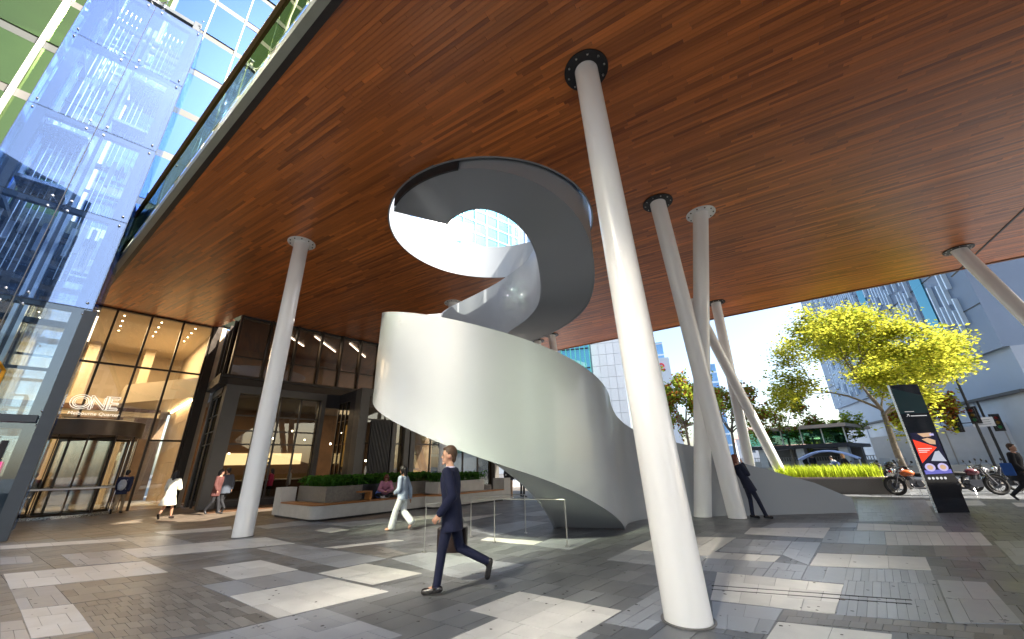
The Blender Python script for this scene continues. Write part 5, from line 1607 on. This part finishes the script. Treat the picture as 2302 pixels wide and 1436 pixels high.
flat('upper_sheen_band', [(.0, 3.60), (1, 3.34), (1, 2.80), (0, 2.80)], M_tsheen, -.002)  # reflection in the upper glass, painted as a teal shape
flat('text_line', [(.18, 2.86), (.5, 2.86), (.5, 2.845), (.18, 2.845)], M_stxt, -.004)
flat('text_line', [(.33, 2.73), (.88, 2.73), (.88, 2.71), (.33, 2.71)], M_stxt, -.004)
for q in ([(.18, 2.70), (.20, 2.70), (.28, 2.765), (.26, 2.765)], [(.22, 2.775), (.29, 2.775), (.29, 2.762), (.22, 2.762)], [(.275, 2.70), (.29, 2.70), (.29, 2.762), (.275, 2.762)]):
    flat('arrow_print', q, M_stxt, -.004)
# ------------------------------------------------------------------ people
M_skin = mat('skin', (.50, .28, .19), .5, sss=.1)
M_skin2 = mat('tan skin', (.38, .20, .12), .5, sss=.1)
M_hairb = mat('brown hair', (.075, .04, .02), .55, noise=.3, nscale=60, stretch=(1, 1, .15))
M_hairk = mat('black hair', (.012, .010, .010), .45, noise=.3, nscale=60)
M_hairr = mat('auburn hair', (.13, .035, .02), .5, noise=.3, nscale=60)
M_hairy = mat('fair hair', (.40, .22, .09), .5, noise=.2, nscale=60)
def cloth(name, c, rough=.85):
    return mat(name, c, rough, noise=.12, nscale=9, bump=.25, bscale=14)
def capsule(mb, a, b, ra, rb, n=14, flat=1.0, side=None):
    """tapered rounded limb from a to b; flat squeezes it along side"""
    a, b = Vector(a), Vector(b); d = b - a; L = d.length
    ax = d.normalized() if L > 1e-6 else Vector((0, 0, 1))
    if side is None: side = Vector((1, 0, 0)) if abs(ax.x) < .9 else Vector((0, 1, 0))
    u = (Vector(side) - ax * ax.dot(Vector(side))).normalized(); v = ax.cross(u)
    rings = []
    for k in range(4): 
        t = R(90 - k * 30); rings.append((a - ax * ra * math.sin(t), max(.001, ra * math.cos(t))))
    for k in range(4):
        t = R(k * 30); rings.append((b + ax * rb * math.sin(t), max(.001, rb * math.cos(t))))
    vs, fs = [], []
    for c, r_ in rings:
        for k in range(n):
            t = 2 * PI * k / n; vs.append(c + u * math.cos(t) * r_ * flat + v * math.sin(t) * r_)
    for i in range(len(rings) - 1):
        for k in range(n): fs.append((i * n + k, i * n + (k + 1) % n, (i + 1) * n + (k + 1) % n, (i + 1) * n + k))
    fs.append(tuple(range(n - 1, -1, -1))); fs.append(tuple((len(rings) - 1) * n + k for k in range(n)))
    mb.mesh_part(vs, fs)
def loft(mb, rings, n=20):
    """rings (centre, half width x, half depth y) with rounded-box sections; local x is the shoulder line"""
    vs, fs = [], []
    for c, rx, ry, xd, yd in rings:
        for k in range(n):
            t = 2 * PI * k / n; cx, sy = math.cos(t), math.sin(t)
            px = math.copysign(abs(cx) ** .85, cx) * rx; py = math.copysign(abs(sy) ** .85, sy) * ry
            vs.append(Vector(c) + xd * px + yd * py)
    for i in range(len(rings) - 1):
        for k in range(n): fs.append((i * n + k, i * n + (k + 1) % n, (i + 1) * n + (k + 1) % n, (i + 1) * n + k))
    fs.append(tuple(range(n - 1, -1, -1))); fs.append(tuple((len(rings) - 1) * n + k for k in range(n)))
    mb.mesh_part(vs, fs)
def fuse(mb, name, m, parent, vox, smooth=3):
    o = mb.build(name + '_raw', m)
    r_ = o.modifiers.new('r', 'REMESH'); r_.mode = 'VOXEL'; r_.voxel_size = vox; r_.use_smooth_shade = True
    if smooth:
        s_ = o.modifiers.new('s', 'SMOOTH'); s_.factor = .5; s_.iterations = smooth
    dg = bpy.context.evaluated_depsgraph_get(); dg.update()
    me = bpy.data.meshes.new_from_object(o.evaluated_get(dg))
    bpy.data.objects.remove(o)
    q = bpy.data.objects.new(name, me); me.name = name
    COL.objects.link(q); q.parent = parent
    for p in me.polygons: p.use_smooth = True
    return q
XD, YD = Vector((1, 0, 0)), Vector((0, 1, 0))
def person(loc, heading, label, J, H=1.75, vox=.014, top=None, bottom=None, shoe=M_black, hair=M_hairk, skin=M_skin, hairstyle='short',
           skirt=None, jacket_len=0.0, top_r=.014, bare_arm=False, bare_leg=False, collar=None, loose=0.0, female=False, wide_leg=0.0, group=None):
    """faces local +y; J gives joint positions in metres for a 1.75 m person"""
    k = H / 1.75
    t = empty('person', loc, heading, label, 'person', group)
    t.scale = (k, k, k)
    V = {n_: Vector(p) for n_, p in J.items()}
    pel, ch, nk, hd = V['pelvis'], V['chest'], V['neck'], V['head']
    sw = .165 if female else .19
    xs_ = V.get('xs', XD)
    hl, hr = pel + xs_ * -.09 + Vector((0, 0, -.04)), pel + xs_ * .09 + Vector((0, 0, -.04))
    SL, SR = V.get('SL', ch + xs_ * -sw + Vector((0, 0, .10))), V.get('SR', ch + xs_ * sw + Vector((0, 0, .10)))
    def torso(mb, e, hem=0.0):
        up = (ch - pel).normalized(); fw = Vector((-xs_.y, xs_.x, 0)).normalized()
        fw = (fw - up * fw.dot(up)).normalized()
        wa, hp, cs = (.118, .160, .155) if female else (.145, .165, .175)
        rg = []
        if hem: rg.append((pel - up * hem, hp + e + .01, .118 + e, xs_, fw))
        rg += [(pel - up * .07, hp + e, .112 + e, xs_, fw), (pel + up * .04, hp - .012 + e, .11 + e, xs_, fw), (pel.lerp(ch, .42), wa + e, .095 + e, xs_, fw),
               (pel.lerp(ch, .78), cs - .012 + e, .112 + e, xs_, fw), (ch + up * .03, cs + e, .108 + e, xs_, fw), (ch + up * .11, cs - .03 + e, .085 + e, xs_, fw), (ch + up * .155, .08 + e, .06 + e, xs_, fw)]
        loft(mb, rg)
    # bare body
    b = MB(); torso(b, 0)
    capsule(b, ch + Vector((0, 0, .12)), nk + (hd - nk) * .35, .058, .052)
    q = V.get('face', YD).normalized(); hx = Vector((q.y, -q.x, 0)).normalized(); hz = hx.cross(q).normalized()
    HM_ = Matrix(((hx.x, q.x, hz.x, hd.x), (hx.y, q.y, hz.y, hd.y), (hx.z, q.z, hz.z, hd.z), (0, 0, 0, 1)))
    b.ball((0, -.005, .02), .105, 9, sx=.74, sy=.92, sz=1.08, M=HM_)
    b.ball((0, .022, -.045), .078, 8, sx=.72, sy=.82, sz=.95, M=HM_)
    if vox < .02:
        nb = MB(); 
        b.mesh_part([(-.012, .092, .02), (.012, .092, .02), (.018, .088, -.035), (-.018, .088, -.035), (0, .122, -.028)], [(0, 1, 4), (1, 2, 4), (2, 3, 4), (3, 0, 4), (3, 2, 1, 0)], M=HM_)
        for s_ in (-1, 1): b.ball((s_ * .078, -.005, -.012), .026, 6, sx=.4, sy=.8, sz=1.15, M=HM_)
        b.ball((0, .088, -.062), .018, 6, sx=1.3, sy=.6, sz=.55, M=HM_); b.ball((0, .08, -.10), .028, 6, sx=1, sy=.7, sz=.7, M=HM_)
    def arm(mb, s, e_, h, ex=0, cuff=0):
        capsule(mb, s, e_, .047 + ex, .040 + ex); capsule(mb, e_, h, .040 + ex, (.027 if not cuff else .036) + ex)
    arms = [(SL, V['EL'], V['HL'], -1), (SR, V['ER'], V['HR'], 1)]
    for s, e_, h, sd_ in arms:
        arm(b, s, e_, h, -.002)
        d = (h - e_).normalized(); pv = d.cross(xs_).normalized() if abs(d.dot(xs_)) < .95 else Vector((0, 0, 1))
        fwd = V.get('palm%d' % sd_, pv)
        fwd = (fwd - d * d.dot(fwd)).normalized(); cu = d.cross(fwd).normalized()
        pc = h + d * .045
        capsule(b, h, h + d * .075, .026, .034, flat=.5, side=cu)
        if vox < .012:
            for i in range(4):
                o_ = h + d * .082 + fwd * (.030 - .019 * i); l_ = [.036, .042, .039, .030][i]; cl = V.get('curl%d' % sd_, cu * .35)
                m1 = o_ + (d + cl * .3).normalized() * l_; m2 = m1 + (d * .6 + cl).normalized() * l_ * .8
                capsule(b, o_, m1, .0100, .0095, 8); capsule(b, m1, m2, .0092, .008, 8)
            o_ = h + d * .03 + fwd * .03; m1 = o_ + (d * .6 + fwd * .7).normalized() * .035; capsule(b, o_, m1, .012, .0105, 8); capsule(b, m1, m1 + (d + fwd * .1).normalized() * .03, .0105, .0085, 8)
        else:
            capsule(b, h + d * .07, h + d * .14, .030, .016, flat=.45, side=cu)
    legs = [(hl, V['KL'], V['AL'], V['TL']), (hr, V['KR'], V['AR'], V['TR'])]
    for h_, kn, an, to in legs:
        capsule(b, h_, kn, .078, .052); capsule(b, kn, kn.lerp(an, .35), .052, .055); capsule(b, kn.lerp(an, .35), an, .054, .036)
        capsule(b, an, to, .034, .028)
    fuse(b, 'body', skin, t, vox)
    if top:
        b = MB(); torso(b, top_r + loose, .10 + jacket_len)
        for s, e_, h, sd_ in arms:
            if bare_arm: capsule(b, s, s.lerp(e_, .7), .047 + top_r, .046 + top_r)
            else:
                capsule(b, s, e_, .052 + top_r + loose, .044 + top_r + loose); capsule(b, e_, e_.lerp(h, .93), .044 + top_r + loose, .032 + top_r + loose)
        fuse(b, 'top', top, t, vox)
    if bottom:
        b = MB()
        for h_, kn, an, to in legs:
            capsule(b, h_, kn, .088 + wide_leg * .4, .062 + wide_leg); capsule(b, kn, kn + (an - kn) * .92, .062 + wide_leg, .052 + wide_leg * 1.7)
        loft(b, [(pel - Vector((0, 0, .12)), .168, .118, xs_, Vector((-xs_.y, xs_.x, 0))), (pel + Vector((0, 0, .06)), .155, .108, xs_, Vector((-xs_.y, xs_.x, 0)))])
        fuse(b, 'trousers', bottom, t, vox)
    if skirt:
        m_, ln, fl2 = skirt
        b = MB(); loft(b, [(pel + Vector((0, 0, .08)), .14, .11, xs_, YD), (pel - Vector((0, 0, .1)), .19, .16, xs_, YD), (pel - Vector((0, .02, ln * .6)), .21 + fl2 * .6, .19 + fl2 * .6, xs_, YD), (pel - Vector((0, .03, ln)), .23 + fl2, .21 + fl2, xs_, YD)], 24)
        fuse(b, 'skirt', m_, t, vox)
    for h_, kn, an, to in legs:
        b = MB(); f_ = (to - an).normalized(); dn = Vector((0, 0, -1)); hl_ = an - f_ * .045
        capsule(b, hl_ + Vector((0, 0, -.03)), to, .040, .038, flat=1.05); capsule(b, hl_.lerp(to, .3), hl_.lerp(to, .3) + (kn - an).normalized() * .05, .042, .040)
        fuse(b, 'shoe', shoe, t, max(vox, .010), 1)
    b = MB()
    if hairstyle == 'short':
        b.ball((0, -.02, .040), .108, 9, sx=.78, sy=.92, sz=1.0, M=HM_); b.ball((0, .045, .095), .05, 7, sx=1.15, sy=.9, sz=.5, M=HM_); b.ball((0, -.06, -.03), .07, 7, sx=.95, sy=.6, sz=1.0, M=HM_)
    else:
        b.ball((0, -.02, .040), .113, 9, sx=.80, sy=.94, sz=1.0, M=HM_)
        L = .30 if hairstyle == 'long' else .16
        h0 = HM_ @ Vector((0, -.075, .0)); capsule(b, h0, h0 + Vector((0, 0, -L)) + (ch - hd) * .1 - q * .02, .078, .05, flat=1.1, side=hx)
        for s_ in (-1, 1):
            h1 = HM_ @ Vector((s_ * .07, -.01, .03)); capsule(b, h1, h1 + Vector((0, 0, -L * .75)), .036, .028)
    fuse(b, 'hair', hair, t, max(.009, vox * .8), 2)
    if vox < .02:
        e_ = MB()
        for s_ in (-1, 1): e_.ball((s_ * .032, .088, .012), .012, 6, sy=.5, sz=.7, M=HM_); e_.box(s_ * .032 - .018, s_ * .032 + .018, .088, .096, .030, .036, M=HM_)
        e_.build('eyes_and_brows', M_hairk, t)
    if collar:
        b = MB(); c0 = ch + Vector((0, 0, .13)); loft(b, [(c0, .075, .07, xs_, YD), (nk + Vector((0, 0, .015)), .060, .060, xs_, YD)]); b.build('shirt_collar', collar, t, smooth=True)
    return t
def walk(l=.30, lean=.03, arm=.22, back_lift=.0, fr='L'):
    """mid stride; fr leg is in front"""
    J = dict(pelvis=(0, 0, .93), chest=(0, lean, 1.33), neck=(0, lean + .01, 1.49), head=(0, lean + .03, 1.645))
    f = 'L' if fr == 'L' else 'R'; bk = 'R' if f == 'L' else 'L'; s = {'L': -1, 'R': 1}
    J['K' + f] = (s[f] * .085, l * .62, .50); J['A' + f] = (s[f] * .08, l, .09); J['T' + f] = (s[f] * .09, l + .16, .045)
    J['K' + bk] = (s[bk] * .085, -l * .05, .49 + back_lift * .2); J['A' + bk] = (s[bk] * .08, -l * 1.15, .17 + back_lift); J['T' + bk] = (s[bk] * .085, -l * 1.0 + .03, .05 + back_lift * .5)
    J['E' + f] = (s[f] * .235, -arm * .55, 1.16); J['H' + f] = (s[f] * .225, -arm * .75, .92)
    J['E' + bk] = (s[bk] * .235, arm * .3, 1.15); J['H' + bk] = (s[bk] * .215, arm * 1.15, .95)
    return J
def stand(dx=.0):
    return dict(pelvis=(0, 0, .94), chest=(0, 0, 1.34), neck=(0, .0, 1.49), head=(0, .02, 1.645), KL=(-.1, .02, .50), AL=(-.11, 0, .09), TL=(-.13, .15, .04), KR=(.1, .02, .50), AR=(.11, 0, .09), TR=(.13, .15, .04),
                EL=(-.25, -.02, 1.13), HL=(-.24, .04, .90), ER=(.25, -.02, 1.13), HR=(.24, .04, .90))
def foot(px, py): return gp(px, py)
def face_dir(dx, dy): return math.atan2(-dx, dy)     # heading so that local +y looks along (dx, dy)

C_navy = cloth('navy suit wool', (.004, .007, .030)); C_white = cloth('white cotton', (.72, .76, .74)); C_blk = cloth('black cloth', (.015, .015, .018))
C_denim = cloth('pale denim shirt', (.36, .44, .55)); C_cream = cloth('cream blouse', (.72, .68, .55)); C_khaki = cloth('khaki trousers', (.33, .24, .14)); C_plum = cloth('plum coat', (.10, .035, .03))
C_pink = cloth('dusty pink shirt', (.42, .18, .26)); C_nvy2 = cloth('dark navy dress', (.008, .011, .030)); C_blue = cloth('blue jacket lining', (.03, .10, .35)); C_lgrey = cloth('light grey cloth', (.45, .47, .5))
M_leather = mat('dark brown leather', (.016, .009, .008), .35, noise=.15, bump=.2, bscale=50)
M_shoe = mat('polished black shoe', (.012, .011, .011), .2, coat=.4)
# suited man walking to the left
J = walk(.24, .03, .16, .13, 'L')
J['AL'] = (-.07, .15, .09); J['TL'] = (-.07, .31, .045); J['KL'] = (-.085, .09, .50); J['pelvis'] = (0, 0, .95)
J['KR'] = (.085, -.10, .50); J['AR'] = (.085, -.50, .33); J['TR'] = (.09, -.47, .17)
J['EL'] = (-.245, -.07, 1.14); J['HL'] = (-.235, .10, .93); J['ER'] = (.245, .02, 1.12); J['HR'] = (.25, .12, .88)
J['curl-1'] = (.9, 0, .1); J['face'] = (-.35, 1, -.02)
mp = foot(1010, 1336)
hd_man = face_dir(-1, .10)
person(mp, hd_man, 'man in a navy suit striding left with a dark briefcase before the curved stair', J, 1.86, .0085, top=C_navy, bottom=C_navy, shoe=M_shoe, hair=M_hairb, hairstyle='short', jacket_len=.14, collar=cloth('pale lilac shirt', (.55, .52, .68)), top_r=.020)
# his briefcase
MM = Matrix.Translation(mp) @ Matrix.Rotation(hd_man, 4, 'Z') @ Matrix.Scale(1.86 / 1.75, 4)
cp = MM @ Vector((.27, .05, .66))
bc = empty('briefcase', cp, hd_man, 'dark brown leather briefcase in the far hand of the suited man', 'briefcase')
b = MB(); b.box(-.06, .06, -.22, .22, -.27, .06); o = b.build('case', M_leather, bc)
bm_ = o.modifiers.new('b', 'BEVEL'); bm_.width = .025; bm_.segments = 3
b = MB(); b.tube([(0, -.08, .06), (0, -.075, .14), (0, .075, .14), (0, .08, .06)], .012, 8); b.build('handle', M_leather, bc)
for s_ in (-.12, .12):
    child_box(bc, 'strap', M_leather, -.066, .066, s_ - .018, s_ + .018, -.1, .066); child_box(bc, 'buckle', M_steel, -.070, -.0665, s_ - .012, s_ + .012, -.06, -.03)
# woman in white trousers
J = walk(.26, .02, .18, .06, 'L'); J['face'] = (-.15, 1, -.45); J['HL'] = (-.05, .24, 1.02); J['EL'] = (-.22, .02, 1.12); J['HR'] = (.25, -.12, .86); J['ER'] = (.23, -.1, 1.12)
person(foot(900, 1193), face_dir(-1, .25), 'woman in wide white trousers and pale denim shirt walking beside the planter bench', J, 1.62, .013, top=C_denim, bottom=C_white, shoe=cloth('nude shoe', (.5, .3, .22)), hair=M_hairk, hairstyle='bob', female=True, wide_leg=.03, loose=.012, skin=M_skin2)
b = MB(); b.box(-.05, .05, -.03, .03, -.35, .05)
sf = b.build('dark_scarf', mat('maroon scarf', (.05, .015, .025), .8)); wp = Matrix.Translation(foot(900, 1193)) @ Matrix.Rotation(face_dir(-1, .25), 4, 'Z'); sf.location = wp @ Vector((0, .155, 1.30)); sf.rotation_euler = (R(12), 0, face_dir(-1, .25))
bm_ = sf.modifiers.new('b', 'BEVEL'); bm_.width = .02; bm_.segments = 2
tag(sf, 'maroon scarf hanging down the front of the woman in white trousers', 'scarf')
# backpack walker
J = walk(.24, .02, .12, .02, 'R'); fp_ = foot(258, 1156); hh = face_dir(-.5, 1)
person(fp_, hh, 'dark jacketed walker in khaki trousers with a grey backpack heading to the lobby', J, 1.78, .018, top=cloth('dark navy jacket', (.02, .025, .06)), bottom=C_khaki, shoe=M_black, hair=M_hairk, jacket_len=.05, top_r=.03)
bp_ = empty('backpack', Matrix.Translation(fp_) @ Matrix.Rotation(hh, 4, 'Z') @ Vector((0, -.18, 1.12)), hh, 'light grey backpack on the walker heading to the lobby', 'backpack')
b = MB(); b.ball((0, -.03, .06), .16, 8, sx=.95, sy=.55, sz=1.45); b.build('pack', C_lgrey, bp_, smooth=True)
b = MB(); b.ball((0, -.13, -.03), .10, 8, sx=.95, sy=.45, sz=1.0); b.build('front_pocket', C_lgrey, bp_, smooth=True)
b = MB()
for s_ in (-.1, .1): b.tube([(s_, .02, .25), (s_, .17, .30), (s_, .31, .20), (s_ * 1.2, .30, 0), (s_ * 1.3, .05, -.12)], .016, 6)
b.build('strap', C_lgrey, bp_)
# woman in cream with skirt
J = walk(.22, .02, .14, .02, 'R'); J['HR'] = (.12, .18, 1.18); J['ER'] = (.26, .05, 1.12)
person(foot(368, 1168), face_dir(-.15, 1), 'woman in a cream top and skirt walking away, long dark hair', J, 1.66, .018, top=C_cream, bottom=None, skirt=(C_cream, .42, .05), shoe=M_leather, hair=M_hairk, hairstyle='long', female=True, loose=.02, skin=M_skin2)
# couple near the cafe corner
J = walk(.2, .03, .1, .02, 'L'); person(foot(474, 1157), face_dir(1, .2), 'walker in a plum brown coat passing the cafe corner', J, 1.70, .02, top=C_plum, bottom=C_blk, hair=M_hairk, hairstyle='bob', jacket_len=.12, top_r=.03, group='two people passing the cafe corner')
J = walk(.22, .03, .1, .02, 'R'); person(foot(495, 1152), face_dir(-1, .3), 'fair skinned walker in a dark grey coat beside the plum coat', J, 1.76, .02, top=cloth('slate coat', (.06, .07, .09)), bottom=C_blk, hair=M_hairk, jacket_len=.1, top_r=.03, group='two people passing the cafe corner')
# seated person cross legged on the planter bench
sp = (Matrix.Translation(PBN.location) @ Matrix.Rotation(R(50.5), 4, 'Z')) @ Vector((2.95, .52, .51))
J = dict(pelvis=(0, 0, .13), chest=(0, .16, .47), neck=(0, .22, .62), head=(0, .28, .74), face=(0.1, 1, -.8), KL=(-.32, .30, .14), AL=(.02, .36, .07), TL=(.14, .40, .05), KR=(.32, .28, .14), AR=(-.02, .27, .06), TR=(-.16, .28, .06),
         EL=(-.25, .30, .32), HL=(-.06, .42, .26), ER=(.25, .30, .32), HR=(.06, .42, .26))
person(sp, face_dir(.3, -1), 'person in a dusty pink shirt sitting cross legged on the planter bench', J, 1.70, .014, top=C_pink, bottom=C_blk, shoe=C_lgrey, hair=M_hairr, hairstyle='bob', female=True, loose=.01)
bg_ = MB(); bg_.ball((0, 0, .14), .17, 8, sx=.7, sy=1, sz=.9); o = bg_.build('blue_bag', mat('periwinkle bag', (.16, .24, .60), .7), smooth=True); o.location = sp + Vector((-.30, .08, 0)); tag(o, 'periwinkle blue bag behind the seated person in pink', 'bag')
# leaning woman on the phone
J = dict(pelvis=(0, .12, .93), chest=(0, -.02, 1.32), neck=(0, -.10, 1.46), head=(0, -.08, 1.61), face=(0.2, 1, -.15), KL=(-.09, .15, .50), AL=(-.06, .10, .09), TL=(-.05, .25, .04), KR=(.08, .28, .49), AR=(.05, .42, .08), TR=(.03, .58, .04),
         EL=(-.22, .08, 1.14), HL=(-.08, .16, 1.32), ER=(.20, .10, 1.20), HR=(.10, .06, 1.50))
lean_dir = face_dir(1, -.05)
person(Vector((6.60, 12.05, 0)), lean_dir, 'woman in a dark navy dress leaning back on the white column, phone at her ear', J, 1.72, .013, top=C_nvy2, bottom=C_nvy2, skirt=None, shoe=C_blk, hair=M_hairr, hairstyle='bob', female=True, jacket_len=.12, top_r=.02)
# distant pair, riders, passer by
J = stand(); person(azp(1817, 1060, 52), face_dir(.2, -1), 'left of two dark clothed people standing by the low stone wall', J, 1.76, .03, top=C_blk, bottom=C_blk, hair=M_hairb, group='two people by the low stone wall')
J = stand(); J['KR'] = (.2, .05, .5); J['AR'] = (.32, .1, .09); J['TR'] = (.38, .22, .04); person(azp(1834, 1060, 52), face_dir(-.6, -1), 'right of two dark clothed people standing by the low stone wall, legs apart', J, 1.80, .03, top=C_blk, bottom=C_blk, hair=M_hairk, group='two people by the low stone wall')
J = stand(); J.update(pelvis=(0, 0, .82), chest=(0, .12, 1.2), neck=(0, .16, 1.35), head=(0, .20, 1.5), HL=(-.2, .45, 1.05), HR=(.2, .45, 1.05), KL=(-.16, .35, .6), KR=(.16, .35, .6), AL=(-.18, .2, .15), AR=(.18, .2, .15), TL=(-.18, .35, .1), TR=(.18, .35, .1))
person(azp(1884, 1060, 37.5), face_dir(-.8, .2), 'person in a white shirt astride the blue scooter', J, 1.75, .03, top=C_white, bottom=C_blk, hair=M_hairk)
J = walk(.2, .05, .1, 0, 'L'); person(azp(1908, 1065, 34), face_dir(-1, 0), 'fair haired person in a black top behind the grass planter', J, 1.72, .028, top=C_blk, bottom=C_blk, hair=M_hairy, hairstyle='long', female=True)
J = walk(.3, .06, .15, .02, 'L'); pb_ = foot(2322, 1128)
person(pb_, face_dir(.35, -1), 'passer by in a long black coat at the right edge of the square', J, 1.84, .014, top=cloth('black coat', (.012, .012, .016)), bottom=C_blk, skirt=(C_blk, .30, .03), hair=M_hairb, jacket_len=.22, top_r=.035)
cbg = MB(); cbg.box(-.03, .03, -.14, .14, -.3, .12); o = cbg.build('blue_jacket', C_blue); o.location = pb_ + Vector((-.36, -.02, 1.12)); o.rotation_euler = (0, R(-10), R(30)); tag(o, 'bright blue jacket carried on the arm of the black coated passer by', 'jacket')
bm_ = o.modifiers.new('b', 'BEVEL'); bm_.width = .03; bm_.segments = 2
J = stand(); person(foot(1146, 1121), face_dir(.3, 1), 'person in beige trousers and white shoes beyond the curved stair', J, 1.78, .022, top=C_blk, bottom=cloth('beige trousers', (.52, .36, .24)), shoe=C_white, hair=M_hairk)
J = stand(); person(foot(1175, 1118), face_dir(1, 1), 'dark clothed person farther under the stair beside the steel post', J, 1.72, .03, top=C_blk, bottom=C_blk, hair=M_hairk)
# cafe customers seen through the glass
def cafep(x, y): return CMx @ Vector((x, y, .02))
J = stand(); person(cafep(3.3, 1.6), R(100), 'cafe customer in a bright pink top behind the window near the left column', J, 1.7, .03, top=cloth('bright pink top', (.7, .05, .18)), bottom=C_blk, hair=M_hairk, hairstyle='bob')
J = stand(); person(cafep(4.4, 2.2), R(-60), 'cafe worker in grey behind the counter window', J, 1.7, .03, top=C_lgrey, bottom=C_blk, hair=M_hairk)
J = dict(pelvis=(0, 0, .5), chest=(0, .05, .9), neck=(0, .08, 1.05), head=(0, .1, 1.2), KL=(-.12, .42, .5), AL=(-.12, .42, .1), TL=(-.12, .56, .05), KR=(.12, .42, .5), AR=(.12, .42, .1), TR=(.12, .56, .05), EL=(-.25, .1, .72), HL=(-.1, .35, .72), ER=(.25, .1, .72), HR=(.1, .35, .72))
person(cafep(cx_ + 6.6, cy_ + 1.4), R(100), 'seated cafe customer in dark clothes behind the second bench', J, 1.75, .03, top=C_blk, bottom=C_blk, hair=M_hairb)
# lobby people near the revolving door
J = walk(.2, .03, .1, .02, 'L'); person(lobp(4.6, -1.5, 0.02), R(60), 'dark figure inside the lobby beyond the revolving door', J, 1.75, .03, top=C_blk, bottom=C_blk, hair=M_hairk)
J = walk(.2, .03, .1, .02, 'R'); person(lobp(3.3, -3.2, 0.02), R(-100), 'second dark figure deeper inside the lobby', J, 1.68, .03, top=C_plum, bottom=C_blk, hair=M_hairk)
